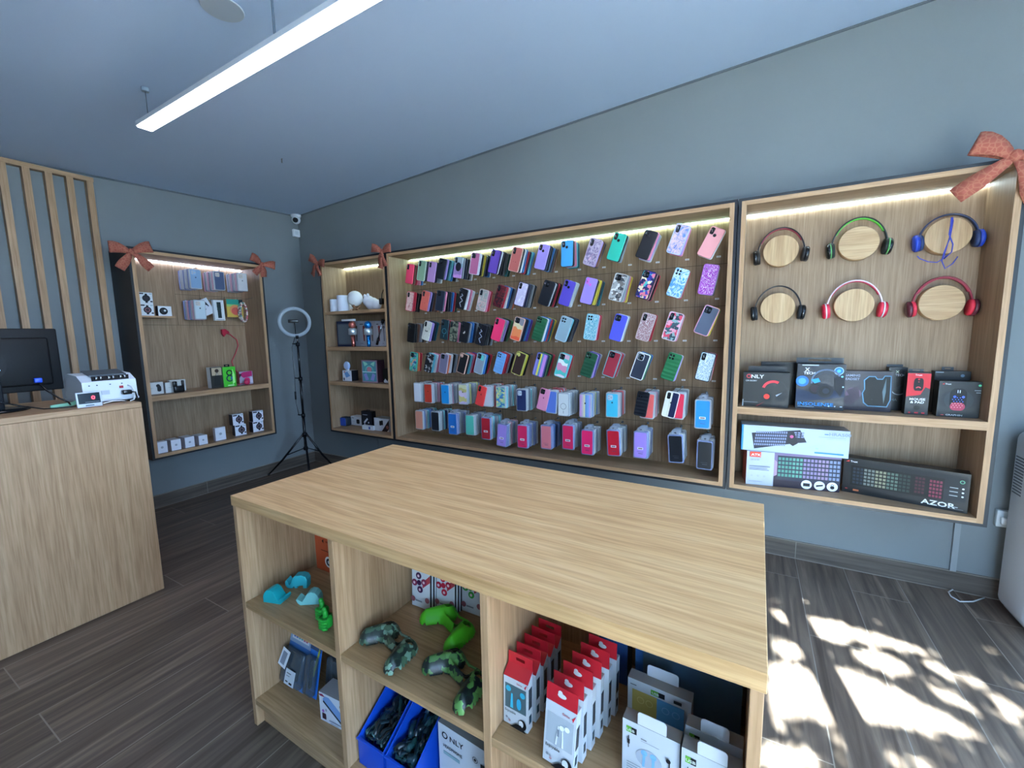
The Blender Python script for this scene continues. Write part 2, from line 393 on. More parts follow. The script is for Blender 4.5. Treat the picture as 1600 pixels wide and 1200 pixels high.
# ================================================================== THE ROOM
XR, YN = 6.3, -3.9
def CZ(x, y): return 2.679+.059*x+.0438*y         # the ceiling slopes
WALL = paint('grey_wall_paint', '#7b8082'); CEIL = paint('ceiling_paint', '#bccde4', .01)
mb = MB(); mb.box(0, XR, YN, 0, -.1, 0); struct(mb.obj('floor', floor_mat('plank_tile_floor')))
mb = MB(); cs = [(0, 0), (XR, 0), (XR, YN), (0, YN)]
mb.add([(x, y, CZ(x, y)) for x, y in cs]+[(x, y, CZ(x, y)+.15) for x, y in cs], [(0, 1, 2, 3), (7, 6, 5, 4), (0, 4, 5, 1), (1, 5, 6, 2), (2, 6, 7, 3), (3, 7, 4, 0)])
struct(mb.obj('ceiling', CEIL))
mb = MB(); mb.box(-.15, 0, YN, .15, -.1, 3.4); struct(mb.obj('wall_left', WALL))
mb = MB(); mb.box(0, XR+.15, 0, .15, -.1, 3.4); struct(mb.obj('wall_far', WALL))
# right wall with a wide shop window, near wall with a glass door; its unseen fin outside is added to block sun from the window
mb = MB(); mb.box(XR, XR+.15, YN, -3.7, -.1, 3.4); mb.box(XR, XR+.15, -1.1, 0, -.1, 3.4); mb.box(XR, XR+.15, -3.7, -1.1, -.1, .2); mb.box(XR, XR+.15, -3.7, -1.1, 2.5, 3.4)
struct(mb.obj('wall_right', WALL))
mb = MB(); mb.box(-.15, 4.72, YN-.15, YN, -.1, 3.4); mb.box(6.08, 9.2, YN-.15, YN, -.1, 3.4); mb.box(4.72, 6.08, YN-.15, YN, 2.58, 3.4)
struct(mb.obj('wall_near_with_sun_fin', WALL))
GLASS = glass_mat('window_glass'); ALU = M('#2a2d31', .4, .6)
w = struct(thing('window_1', '', 'window')); del w['label'], w['category']
mb = MB()
for y0, y1 in ((-3.7, -3.64), (-2.43, -2.37), (-1.16, -1.1)): mb.box(XR+.04, XR+.1, y0, y1, .2, 2.5)
for z0, z1 in ((.2, .26), (2.44, 2.5)): mb.box(XR+.04, XR+.1, -3.7, -1.1, z0, z1)
mb.obj('window_frame', ALU, w); mb = MB(); mb.box(XR+.065, XR+.075, -3.66, -1.14, .24, 2.46); mb.obj('window_pane', GLASS, w)
d = struct(thing('door_1', '', 'door')); del d['label'], d['category']
mb = MB()
for x0, x1 in ((4.72, 4.78), (5.14, 5.24), (6.02, 6.08)): mb.box(x0, x1, YN-.1, YN-.04, 0, 2.58)
for z0, z1 in ((0, .1), (2.52, 2.58)): mb.box(4.72, 6.08, YN-.1, YN-.04, z0, z1)
mb.obj('door_frame', ALU, d); mb = MB(); mb.box(4.76, 6.04, YN-.075, YN-.067, .08, 2.54); mb.obj('door_pane', GLASS, d)
mb = MB(); mb.tube([(5.3, YN-.03, .9), (5.3, YN+.02, .92), (5.3, YN+.02, 1.28), (5.3, YN-.03, 1.3)], .012); mb.obj('door_handle', STEEL, d)
mb = MB(); mb.box(-6, 20, -24, YN-.15, -.14, -.04); mb.box(XR+.15, 20, YN, 6, -.14, -.04)
struct(mb.obj('pavement', paint('concrete_pavement', '#a9a7a1', .05)))
# baseboards of the same plank tile, with a light top line and joints
SK = floor_mat('plank_tile_baseboard')
def skirt(key):
    m, nt, b = new_mat(key)
    n = N(nt, 'ShaderNodeTexNoise'); n.inputs['Scale'].default_value = 1; n.inputs['Detail'].default_value = 5
    nt.links.new(mapped(nt, (2, 2, 45)), n.inputs['Vector'])
    nt.links.new(ramp(nt, n.outputs['Fac'], [(.3, '#433b34'), (.55, '#5c5249'), (.75, '#776b60')]), b.inputs['Base Color']); b.inputs['Roughness'].default_value = .45
    return m
SK = skirt('baseboard_tile'); GROUT = M('#857d74', .8)
def base(name, along, length, joints):
    mb = MB()
    if along == 'x':
        mb.box(0, length, -.012, 0, 0, .106); mb.box(0, length, -.013, 0, .106, .110, 1); mb.box(0, length, -.0135, -.012, 0, .004, 1)
        for j in joints: mb.box(j-.002, j+.002, -.0128, 0, 0, .106, 1)
    else:
        mb.box(0, .012, -length, -.013, 0, .106); mb.box(0, .013, -length, -.013, .106, .110, 1); mb.box(.012, .0135, -length, -.013, 0, .004, 1)
        for j in joints: mb.box(0, .0128, -j-.002, -j+.002, 0, .106, 1)
    struct(mb.obj(name, [SK, GROUT]))
base('baseboard_far', 'x', XR, [1.05, 2.22, 3.39, 4.565, 5.74]); base('baseboard_left', 'y', 3.9, [1.11, 2.28, 3.4])
# shadow-gap trim where walls meet the ceiling, board joints and the cable raceway
mb = MB()
n = 12
mb.add([(x, -.006, CZ(x, 0)-.012) for x in (0, XR)]+[(x, -.006, CZ(x, 0)) for x in (XR, 0)]+[(x, 0, CZ(x, 0)-.012) for x in (0, XR)]+[(x, 0, CZ(x, 0)) for x in (XR, 0)], [(0, 1, 2, 3), (4, 7, 6, 5), (0, 4, 5, 1), (3, 2, 6, 7)])
mb.add([(.006, y, CZ(0, y)-.012) for y in (0, YN)]+[(.006, y, CZ(0, y)) for y in (YN, 0)]+[(0, y, CZ(0, y)-.012) for y in (0, YN)]+[(0, y, CZ(0, y)) for y in (YN, 0)], [(0, 1, 2, 3), (4, 7, 6, 5), (0, 4, 5, 1), (3, 2, 6, 7)])
struct(mb.obj('trim_1', M('#596066', .8)))
mb = MB()
for y in (-.445,): mb.box(0, .0012, y-.002, y+.002, .11, 2.6)
for y in (-1.62,): mb.box(0, .0012, y-.002, y+.002, .11, 2.5)
struct(mb.obj('trim_2', M('#7c8488', .8)))
mb = MB(); mb.box(4.158, 4.164, -.0015, 0, .11, .47); mb.box(1.02, 1.024, -.0015, 0, .11, .47); struct(mb.obj('trim_3', M('#767c80', .8)))
mb = MB(); mb.box(5.244, 5.268, -.014, 0, .11, .50); struct(mb.obj('trim_4', M('#8d9294', .6)))

# ------------------------------------------------------------------ display cabinets
def cabinet(name, label, origin, rz, W, z0, z1, D, t=.023, shelves=(), led='#f4f0ff', ledp=8, group=None):
    """front bottom left outer corner at origin; x along the wall, +y towards the wall, front at y=0"""
    c = thing(name, label, 'cabinet', (origin[0], origin[1], z0), (0, 0, rz), group)
    H = z1-z0; b = .015
    D_ = D-.0008; mb = MB(); mb.box(0, b, .002, D_, 0, H); mb.box(W-b, W, .002, D_, 0, H); mb.box(b, W-b, .002, D_, 0, b); mb.box(b, W-b, .002, D_, H-b, H)
    mb.obj('outer_casing', BLACK, c)
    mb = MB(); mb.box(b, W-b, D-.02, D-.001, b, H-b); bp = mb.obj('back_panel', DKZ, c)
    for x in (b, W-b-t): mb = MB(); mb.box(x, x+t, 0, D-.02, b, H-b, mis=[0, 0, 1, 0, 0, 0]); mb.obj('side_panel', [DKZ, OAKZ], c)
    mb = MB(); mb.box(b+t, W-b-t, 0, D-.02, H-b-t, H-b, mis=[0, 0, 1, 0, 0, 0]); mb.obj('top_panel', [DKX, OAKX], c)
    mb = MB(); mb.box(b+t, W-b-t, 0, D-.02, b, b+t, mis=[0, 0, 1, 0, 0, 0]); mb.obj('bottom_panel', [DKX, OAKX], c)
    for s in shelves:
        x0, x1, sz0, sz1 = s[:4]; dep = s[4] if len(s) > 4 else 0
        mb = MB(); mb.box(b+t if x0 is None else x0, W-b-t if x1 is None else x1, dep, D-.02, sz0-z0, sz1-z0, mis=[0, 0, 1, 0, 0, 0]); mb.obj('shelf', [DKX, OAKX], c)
    if led:
        mb = MB(); mb.box(b+t, W-b-t, D-.034, D-.02, H-b-t-.004, H-b-t)
        mb.obj('led_strip', M(led, .5, 0, ledp), c)
    return c, bp
FY = -.285
ZT = 2.10; ZB = .467
c_small, _ = cabinet('shelf_cabinet', 'narrow oak wall cabinet with four open bays beside the phone case display', (.679, FY), 0, 1.5385-.679, ZB, ZT, .285,
    shelves=[(None, None, 1.604, 1.632), (None, None, 1.266, 1.300), (None, None, .934, .968)], led='#cfeee6', ledp=22)
c_big, bp_big = cabinet('case_display_cabinet', 'wide oak wall cabinet with a grooved back full of hanging phone cases', (1.5395, FY), 0, 4.178-1.5395, ZB, ZT, .285, led='#c6f0dc', ledp=20)
c_right, _ = cabinet('headphone_cabinet', 'oak wall cabinet with six headphones above boxes of gaming gear', (4.183, FY), 0, 5.262-4.183, ZB, ZT, .285,
    shelves=[(None, None, .922, .962)], led='#cfe8f0', ledp=22)
LX = .33
c_left, _ = cabinet('accessory_cabinet', 'oak wall cabinet with deep black side beside the slatted screen', (LX, -1.592), PI/2, .974, .479, 2.072, .33,
    shelves=[(None, None, .932, .972), (.037, .30, 1.570, 1.584, .12)], led='#d0dcff', ledp=24)
# grooves cut into the backs: dark thin lines of the panel grid
GR = M('#5b4a35', .9)
gx = [1.608+.1803*k for k in range(15)]; gz = [1.800, 1.545, 1.287, 1.030, .780]
mb = MB()
yb = .285-.02
for x in gx[:14]: mb.box(x-1.5395-.0015, x-1.5395+.0015, yb-.0006, yb, .037, ZT-ZB-.037)
for z in gz: mb.box(.037, 4.178-1.5395-.037, yb-.0008, yb-.0002, z-ZB-.0015, z-ZB+.0015)
mb.obj('panel_groove', GR, c_big)
mb = MB(); yb = .33-.02; o = -1.592
mb.box(.392-.0015, .392+.0015, yb-.0006, yb, 1.518-.479, 1.55)
for x in (.575, .755): mb.box(x-.0015, x+.0015, yb-.0006, yb, 1.518-.479, 1.55)
mb.box(.392, .937, yb-.0008, yb-.0002, 1.777-.479-.0015, 1.777-.479+.0015); mb.box(.037, .937, yb-.0008, yb-.0002, 1.518-.479-.0015, 1.518-.479+.0015)
mb.obj('panel_groove', GR, c_left)

# ------------------------------------------------------------------ bows on the cabinet corners
def fabric():
    m, nt, b = new_mat('bow_fabric'); v = mapped(nt, (1, 1, 1))
    n = N(nt, 'ShaderNodeTexVoronoi'); n.feature = 'DISTANCE_TO_EDGE'; n.inputs['Scale'].default_value = 60; nt.links.new(v, n.inputs['Vector'])
    nt.links.new(ramp(nt, n.outputs['Distance'], [(.03, '#a8664f'), (.12, '#9c5242'), (.5, '#93493c')]), b.inputs['Base Color'])
    b.inputs['Roughness'].default_value = .9; n2 = N(nt, 'ShaderNodeTexNoise'); n2.inputs['Scale'].default_value = 300; nt.links.new(v, n2.inputs['Vector'])
    bp = nt.nodes.new('ShaderNodeBump'); bp.inputs['Strength'].default_value = .5; bp.inputs['Distance'].default_value = .001
    nt.links.new(n2.outputs['Fac'], bp.inputs['Height']); nt.links.new(bp.outputs['Normal'], b.inputs['Normal']); return m
FAB = fabric()
def bow(label, loc, rz, s=1, roll=0, spread=35, tails=(.15, .14)):
    t = thing('ribbon_bow', label, 'bow', loc, (0, roll, rz), 'ribbon bows on the cabinet corners'); t.scale = (s, s, s)
    for sg, nm in ((-1, 0), (1, 1)):
        # loop: closed band going out and back
        pts = []; wv = []
        for k in range(13):
            a = -PI/2+ (k/12)*PI*2 - PI/2
            u = .055-.055*math.cos(2*PI*k/12); vv = .022*math.sin(2*PI*k/12)
            pts.append((sg*(.008+u), -.012-.016*math.sin(PI*k/12)+.5*vv*-1, .02*math.sin(PI*u/.16)+.012*(u/.11)))
            ww = .030+.045*math.sin(min(1, u/.11)*PI*.5); wv.append(Vector((sg*-.010*(u/.11), 0, ww)))
        mb = MB(); mb.ribbon(pts, wv, .0025); mb.obj('bow_loop', FAB, t)
        L = tails[nm]; pts = []; wv = []
        an = math.radians(spread if sg > 0 else -spread)
        for k in range(9):
            q = k/8; pts.append((math.sin(an)*L*q, -.014-.012*math.sin(q*PI*1.6), -math.cos(an)*L*q)); ww = .022+.036*min(1, q*1.6)
            wv.append(Vector((math.cos(an)*ww, .006*math.sin(q*7), math.sin(an)*ww)))
        mb = MB(); mb.ribbon(pts, wv, .0025)
        mb.obj('bow_tail', FAB, t)
    mb = MB(); mb.ball((0, -.016, 0), (.018, .014, .021), n=10); mb.obj('knot', FAB, t)
    return t
p = AX(203, 391, LX); bow('faded red ribbon bow on the black-sided corner of the accessory cabinet', (LX, p[0], p[1]-.01), PI/2, 1.05, -.15, 38, (.14, .15))
p = AX(408, 413, LX); bow('faded red ribbon bow on the accessory cabinet corner nearer the ring light', (LX, p[0], p[1]), PI/2, .95, .25, 22, (.12, .12))
p = AY(498, 412, FY); bow('small faded red ribbon bow on the outer top corner of the narrow cabinet', (p[0], FY, p[1]), 0, .95, .35, 25, (.15, .12))
p = AY(599, 397, FY); bow('drooping faded red ribbon bow between narrow cabinet and phone case wall', (p[0], FY, p[1]+.02), 0, .95, .1, 12, (.15, .13))
p = AY(1583, 246, FY); bow('large faded red ribbon bow on the outer corner of the headphone cabinet', (p[0], FY, p[1]), 0, 1.25, .25, 38, (.17, .19))

# ------------------------------------------------------------------ slatted screen
t = thing('slat_screen', 'floor-height screen of upright oak slats behind the cashier counter', 'wall screen', (0, -1.64, 0))
ztop = 2.575
for k in range(10):
    y1 = -.004-.1045*k; mb = MB(); mb.box(.002, .048, y1-.036, y1, .112, ztop-.03); mb.obj('slat', OAKZ, t)
mb = MB(); mb.box(.002, .049, -.99, 0, ztop-.03, ztop); mb.obj('top_rail', OAKY, t)

# ------------------------------------------------------------------ cashier counter
t = thing('cashier_counter', 'tall oak cashier counter with a plain closed front', 'counter', (.85, -2.0, 0))
mb = MB(); mb.bbox(.555, .585, -1.55, 0, 0, 1.04, .001, seg=1); mb.obj('front_panel', OAKZ, t)
mb = MB(); mb.box(0, .555, -.03, 0, 0, 1.04); mb.obj('side_panel', OAKZ, t)
mb = MB(); mb.bbox(-.02, .585, -1.55, 0, 1.041, 1.069, .0015, seg=1); mb.obj('worktop', OAKY, t)

# ------------------------------------------------------------------ island
TR = -.015; IO = (2.750, -2.2415)
OAKS = wood('x', ('#a5845f', '#b18e68', '#bb9872'))
isl = thing('display_island', 'free-standing oak island with open pigeonholes and a bright bare worktop', 'display island', (IO[0], IO[1], 0), (0, 0, TR))
IL, IW = 1.564, .742
def IP(u, v, z): return Vector((IO[0]+u*math.cos(TR)-v*math.sin(TR), IO[1]+u*math.sin(TR)+v*math.cos(TR), z))
def ipart(name, mat, *b): mb = MB(); mb.bbox(*b, .001, seg=1); return mb.obj(name, mat, isl)
ipart('worktop', TOPW, -.003, IL+.003, -.003, IW, .833, .868)
for a, b_ in ((0, .020), (IL-.020, IL)): ipart('side_panel', OAKZ, a, b_, 0, IW, 0, .833)
for a in (.501, 1.022): ipart('divider', OAKZ, a, a+.021, 0, IW, .085, .833)
for a, b_ in ((.020, .501), (.522, 1.022), (1.043, IL-.020)): ipart('shelf', OAKS, a, b_, .001, .371, .461, .483); ipart('shelf', OAKS, a, b_, .387, IW-.001, .461, .483)
ipart('bottom_board', OAKS, .020, IL-.020, .001, IW-.001, .085, .107)
for a, b_ in ((.020, .501), (.522, 1.022), (1.043, IL-.020)): ipart('back_panel', OAKZ, a, b_, .371, .387, .107, .833)
ipart('plinth', OAKX, .020, IL-.020, .025, .045, 0, .085); ipart('plinth', OAKX, .020, IL-.020, IW-.045, IW-.025, 0, .085)
S1, S0 = .483, .107

# ------------------------------------------------------------------ ceiling things
t = thing('pendant_lamp', 'long straight linear pendant lamp glowing white under the ceiling', 'lamp', (1.44, -1.850, 2.50), (0, 0, -.012))
mb = MB(); mb.box(0, 3.2, -.035, .035, .004, .026); mb.obj('housing', M('#d9dadd', .4), t)
mb = MB(); mb.box(.006, 3.194, -.031, .031, -.002, .004); mb.obj('diffuser', M('#f6f0ff', .5, 0, 14), t)
for x in (.06, 1.18, 2.6):
    wx, wy = 1.44+x, -1.85; z = CZ(wx, wy)-2.5
    mb = MB(); mb.tube([(x, 0, .026), (x, 0, z)], .0018 if x != 1.18 else .005, 6); mb.obj('suspension_cable', M('#5e6a78', .5), t)
    mb = MB(); mb.cyl((x, 0, z-.02), (x, 0, z), .016); mb.obj('ceiling_fixing', M('#8c9aa6', .4), t)
def on_ceiling(px, py):
    r = ray(px, py); k = (2.679+.059*CAM.x+.0438*CAM.y-CAM.z)/(r.z-.059*r.x-.0438*r.y); return CAM+r*k
p = on_ceiling(347, 11); t = tag(MB().lathe([(.075, .014), (.078, .018), (.07, .022)], 32).obj('ceiling_cover', M('#b9c1c8', .6)), 'round pale cover plate flat on the ceiling beside the linear lamp', 'ceiling cover'); t.location = (p.x, p.y, p.z-.022)
p = on_ceiling(440, 248); t = tag(MB().lathe([(.001, -.03), (.004, -.028), (.004, 0), (.012, .001)], 10).obj('ceiling_hook', STEEL), 'tiny metal hook alone in the middle of the ceiling', 'hook'); t.location = (p.x, p.y, p.z)
t = thing('security_camera', 'white turret security camera high in the room corner', 'camera', (.055, -.055, 2.60))
mb = MB(); mb.lathe([(.045, .045), (.05, .06), (.05, .072)], 24); mb.obj('mount', WHITE, t)
mb = MB(); mb.ball((0, 0, .02), .042); mb.obj('camera_ball', WHITE, t)
dv = Vector((.7, -.68, -.25)).normalized(); mb = MB(); mb.cyl(dv*.034+Vector((0, 0, .02)), dv*.045+Vector((0, 0, .02)), .026); mb.obj('lens', BLACKG, t)
t = thing('junction_box', 'small white square junction box below the security camera', 'junction box', (.002, -.04, 2.455))
mb = MB(); mb.bbox(0, .03, -.036, .036, 0, .075, .004); mb.obj('box_body', WHITE, t); mb = MB(); mb.box(.030, .0315, -.02, .02, .02, .055); mb.obj('cover', M('#d5dade', .4), t)

# ------------------------------------------------------------------ ring light
t = thing('ring_light', 'ring light on a black tripod stand in the room corner', 'ring light', (.386, -.368, 0))
for k, a in enumerate((209, 329, 89)):
    c, s = math.cos(math.radians(a)), math.sin(math.radians(a)); mb = MB()
    L = .40 if k < 2 else .3
    mb.tube([(c*.02, s*.02, .42), (c*L*.62, s*L*.62, .42*.38), (c*L, s*L, .01)], [.010, .010, .007], 8); mb.ball((c*L, s*L, .011), .011)
    mb.tube([(c*.016, s*.016, .28), (c*L*.5, s*L*.5, .42*.5)], .0055, 6)
    mb.obj('leg', BLACKG, t)
mb = MB(); mb.cyl((0, 0, .26), (0, 0, .62), .0135); mb.cyl((0, 0, .62), (0, 0, 1.0), .0115); mb.cyl((0, 0, 1.0), (0, 0, 1.34), .0095); mb.cyl((0, 0, .40), (0, 0, .44), .024); mb.cyl((0, 0, .265), (0, 0, .295), .022)
mb.obj('pole', BLACKG, t)
for z in (.62, .99, 1.33): mb = MB(); mb.cyl((0, 0, z-.02), (0, 0, z+.015), .019); mb.cyl((0, 0, z), (-.045, -.025, z+.005), .006); mb.obj('clamp_knob', BLACKG, t)
mb = MB(); mb.cyl((0, 0, 1.34), (0, 0, 1.40), .007); mb.obj('head_joint', CHROME, t)
n = Vector((.80, -.58, -.05)).normalized(); rx = Vector((0, 0, 1)).cross(n).normalized(); uz = n.cross(rx).normalized(); cc = Vector((-.02, 0, 1.545))
def rp(r, a, o=0): return cc+rx*math.cos(a)*r+uz*math.sin(a)*r+n*o
mb = MB(); nn = 40; vs = []; fs = []
for i in range(nn):
    a = 2*PI*i/nn; vs += [tuple(rp(.147, a, 0)), tuple(rp(.147, a, .018)), tuple(rp(.116, a, .018)), tuple(rp(.116, a, 0))]
for i in range(nn):
    j = (i+1) % nn; fs += [(4*i+k, 4*j+k, 4*j+(k+1) % 4, 4*i+(k+1) % 4) for k in range(4)]
mb.add(vs, fs, 0, True); mb.obj('ring_lamp', M('#a8b2ba', .4), t)
mb = MB(); mb.tube([rp(.128, -PI/2, 0), cc+uz*-.07+n*.03, cc+n*.04], .004, 6); mb.obj('gooseneck', BLACKG, t)
mb = MB(); Tm = Matrix.Translation(cc+n*.045+rx*-.01+uz*.01) @ Matrix((rx, n, uz)).transposed().to_4x4(); mb.bbox(-.045, .045, -.012, .012, -.016, .016, .004, T=Tm); mb.obj('phone_clamp', BLACKG, t)
mb = MB(); mb.cyl((0, 0, 1.385), (0, 0, 1.415), .014); mb.obj('tilt_joint', BLACKG, t)
mb = MB(); mb.tube([(-.02, -.01, 1.4), (-.05, -.03, 1.3), (-.045, -.03, 1.0), (-.055, -.03, .75), (-.04, -.02, .62)], .003, 6); mb.cyl((-.053, -.03, .86), (-.055, -.03, .78), .008); mb.obj('power_cord', BLACKG, t)

# ------------------------------------------------------------------ white appliance and socket at the right
t = thing('air_purifier', 'tall white rounded floor appliance with side vents at the right edge', 'appliance', (5.40, -.335, 0))
mb = MB(); mb.bbox(0, .42, 0, .285, .015, .905, .045, seg=4); mb.obj('housing', M('#dfe2e4', .45), t)
mb = MB()
for c0 in (.055, .165):
    for k in range(13):
        z = .60+.0145*k-(.02 if c0 < .1 else 0); mb.box(-.0008, .002, c0, c0+.075, z, z+.006)
mb.obj('vent_slot', M('#6b7278', .8), t)
mb = MB(); mb.bbox(.03, .39, .02, .265, 0, .02, .004, seg=1); mb.obj('base', M('#9a9fa3', .6), t)
t = thing('power_socket', 'white double power socket on the wall by the floor appliance', 'socket', (5.42, -.001, .50))
x, z = AY(1551, 819, 0); t.location = (x, -.001, z)
mb = MB(); mb.bbox(0, .055, -.028, 0, 0, .085, .004); mb.obj('socket_plate', M('#cfd4d7', .4), t); mb = MB(); mb.bbox(.012, .043, -.05, -.028, .02, .055, .005); mb.obj('plug', WHITE, t)
pts = [hit(px, py, 2, .006) for px, py in ((1538, 934), (1520, 940), (1500, 940), (1486, 932), (1482, 925), (1490, 920), (1515, 921), (1541, 918))]
mb = MB(); mb.tube(pts, .0035, 6); tag(mb.obj('looped_cable', M('#c7ccd0', .5)), 'white cord looped on the floor beside the white appliance', 'cord')

# ================================================================== PHONE CASES
CW, CH, CT = .077, .160, .0105
CC = {'k': ('black', '#12161c'), 'n': ('navy', '#16233f'), 't': ('teal', '#0f5a66'), 'g': ('green', '#4f8f5a'), 'G': ('dark green', '#163f34'), 'w': ('white', '#dfe3e6'),
      'p': ('pink', '#d9809c'), 'r': ('red', '#b3283a'), 'l': ('lilac', '#a78fd0'), 'v': ('violet', '#5a3f9c'), 'b': ('blue', '#2f74b8'), 's': ('grey', '#8b9299'),
      'o': ('orange', '#cf6a45'), 'y': ('yellow', '#cdbb3f'), 'c': ('clear', '#b9bfc2'), 'm': ('brown', '#6d4a3c'), 'a': ('aqua', '#63b5c4'), 'd': ('charcoal', '#3a4048')}
def relink(o, mats):
    for i, m in enumerate(mats): o.material_slots[i].link = 'OBJECT'; o.material_slots[i].material = m
# one plain case body (slot 0 back shell, slot 1 side wall) and the parts a front case shows
def case_mesh(w, h, th, rim):
    mb = MB(); o = rrect(w, h, .011, 4); mb.prism(o, -th/2, th/2, 0, bev=.0022)
    return mb.mesh('phone_case', [M('#12161c'), M('#12161c')])
CASE_ME = case_mesh(CW, CH, CT, 0)
def frame_mesh(w, h, r, t, y0, y1, name):
    mb = MB(); a = rrect(w, h, r, 4); b_ = rrect(w-2*t, h-2*t, max(.002, r-t), 4); n = len(a); vs = [(x, y0, z) for x, z in a]+[(x, y0, z) for x, z in b_]+[(x, y1, z) for x, z in a]+[(x, y1, z) for x, z in b_]
    fs = []
    for i in range(n): j = (i+1) % n; fs += [(i, j, n+j, n+i), (2*n+i, 3*n+i, 3*n+j, 2*n+j), (i, 2*n+i, 2*n+j, j), (n+i, n+j, 3*n+j, 3*n+i)]
    mb.add(vs, fs); return mb.mesh(name, [M('#12161c')])
RIM_ME = frame_mesh(CW+.002, CH+.002, .012, .0042, -CT/2-.0008, CT/2, 'rim')
def cut_mesh(kind):
    mb = MB(); y = -CT/2-.0012
    X, Z = -CW/2, CH/2
    if kind == 'sq': mb.prism(rrect(.034, .036, .008, 4, X+.023, Z-.024), y, y+.002); [mb.cyl((X+a, y, Z-b_), (X+a, y-.0015, Z-b_), .0065, 12, 1) for a, b_ in ((.015, .016), (.015, .032), (.031, .024))]
    elif kind == 'pill': mb.prism(rrect(.020, .040, .007, 4, X+.018, Z-.027), y, y+.002); [mb.cyl((X+.018, y, Z-b_), (X+.018, y-.0015, Z-b_), .006, 12, 1) for b_ in (.016, .030)]
    elif kind == 'pilldot': mb.prism(rrect(.020, .036, .007, 4, X+.017, Z-.024), y, y+.002); mb.cyl((X+.038, y, Z-.042), (X+.038, y+.002, Z-.042), .0085, 16)
    elif kind == 'bigring': mb.cyl((X+.018, y+.0005, Z-.020), (X+.018, y+.002, Z-.020), .014, 20)
    elif kind == 'four': [mb.cyl((X+a, y, Z-b_), (X+a, y+.002, Z-b_), .006, 12) for a, b_ in ((.015, .016), (.031, .016), (.015, .033), (.031, .033))]
    elif kind == 'window': mb.prism(rrect(.040, .040, .010, 4, X+.026, Z-.026), y, y+.002)
    return mb.mesh('camera_cutout', [M('#0c0f14', .25), M('#4a525c', .15, .5)])
CUT = {k: cut_mesh(k) for k in ('sq', 'pill', 'pilldot', 'bigring', 'four', 'window')}
def zz_mesh():
    mb = MB(); P = [(-.024, .045), (.004, .028), (-.018, .010), (.012, -.012), (-.010, -.034), (.010, -.062)]
    for (x0, z0), (x1, z1) in zip(P, P[1:]):
        dx, dz = x1-x0, z1-z0; L = math.hypot(dx, dz); nx, nz = -dz/L*.0028, dx/L*.0028
        mb.prism([(x0-nx, z0-nz), (x1-nx, z1-nz), (x1+nx, z1+nz), (x0+nx, z0+nz)], -CT/2-.0006, -CT/2)
    return mb.mesh('zigzag_print', [M('#c8ccd6', .3)])
ZZ_ME = zz_mesh()
def mark_mesh(kind):
    mb = MB(); y = -CT/2-.0005
    if kind == 'apple': mb.prism(circ(0, .012, .0055, 12), y, y+.0005); mb.prism([(0, .0185), (.003, .022), (.0042, .0195)], y, y+.0005)
    elif kind == 'fly':
        for sg in (-1, 1): mb.prism([(0, 0), (sg*.014, .008), (sg*.016, -.002), (sg*.008, -.004), (sg*.010, -.012), (0, -.004)], y, y+.0005)
    elif kind == 'ringm':
        me = MB(); n = 28; vs = [(q*math.cos(2*PI*i/n), y, -.012+q*math.sin(2*PI*i/n)) for q in (.022, .0195) for i in range(n)]
        mb.add(vs, [(i, (i+1) % n, n+(i+1) % n, n+i) for i in range(n)]); mb.box(-.0015, .0015, y, y+.0004, -.062, -.042)
    elif kind == 'cat': mb.prism([(-.012, -.01), (0, -.014), (.010, 0), (.004, .012), (-.002, .004)], y, y+.0005)
    elif kind == 'bird': mb.prism(circ(.004, .005, .026, 16, .034), y, y+.0006)
    elif kind == 'slide': mb.prism(rrect(.030, .042, .006, 3, .012, .050), y, y+.0006)
    return mb.mesh('printed_mark', [M('#12161c')])
MK = {k: mark_mesh(k) for k in ('apple', 'fly', 'ringm', 'cat', 'bird', 'slide')}
def child(me, name, parent, mats=None):
    o = bpy.data.objects.new(name, me); COL.objects.link(o); o.parent = parent
    if mats: relink(o, mats)
    return o
HOOKM = M('#b9bdc0', .25, 1)
hk = MB(); hk.tube([(0, 0, 0), (0, -.238, .0), (0, -.248, .010)], .0022, 6); hk.cyl((0, 0, 0), (0, -.004, 0), .009, 12)
HOOK_ME = hk.mesh('display_hook', [HOOKM])
STK = MB(); STK.box(-.012, .012, -.0008, 0, -.005, .005); STK.box(-.009, .009, -.001, -.0008, -.0015, .001, 1); STK_ME = STK.mesh('price_sticker', [WHITE, M('#8a8f94')])
ROWN = ['top row', 'second row', 'third row', 'fourth row', 'fifth row', 'bottom row']
ORD = ['', 'first', 'second', 'third', 'fourth', 'fifth', 'sixth', 'seventh', 'eighth', 'ninth', 'tenth']
FYC = -.238
def smat(desc):
    if isinstance(desc, str): return M(desc, .4)
    return desc
P_ = pattern
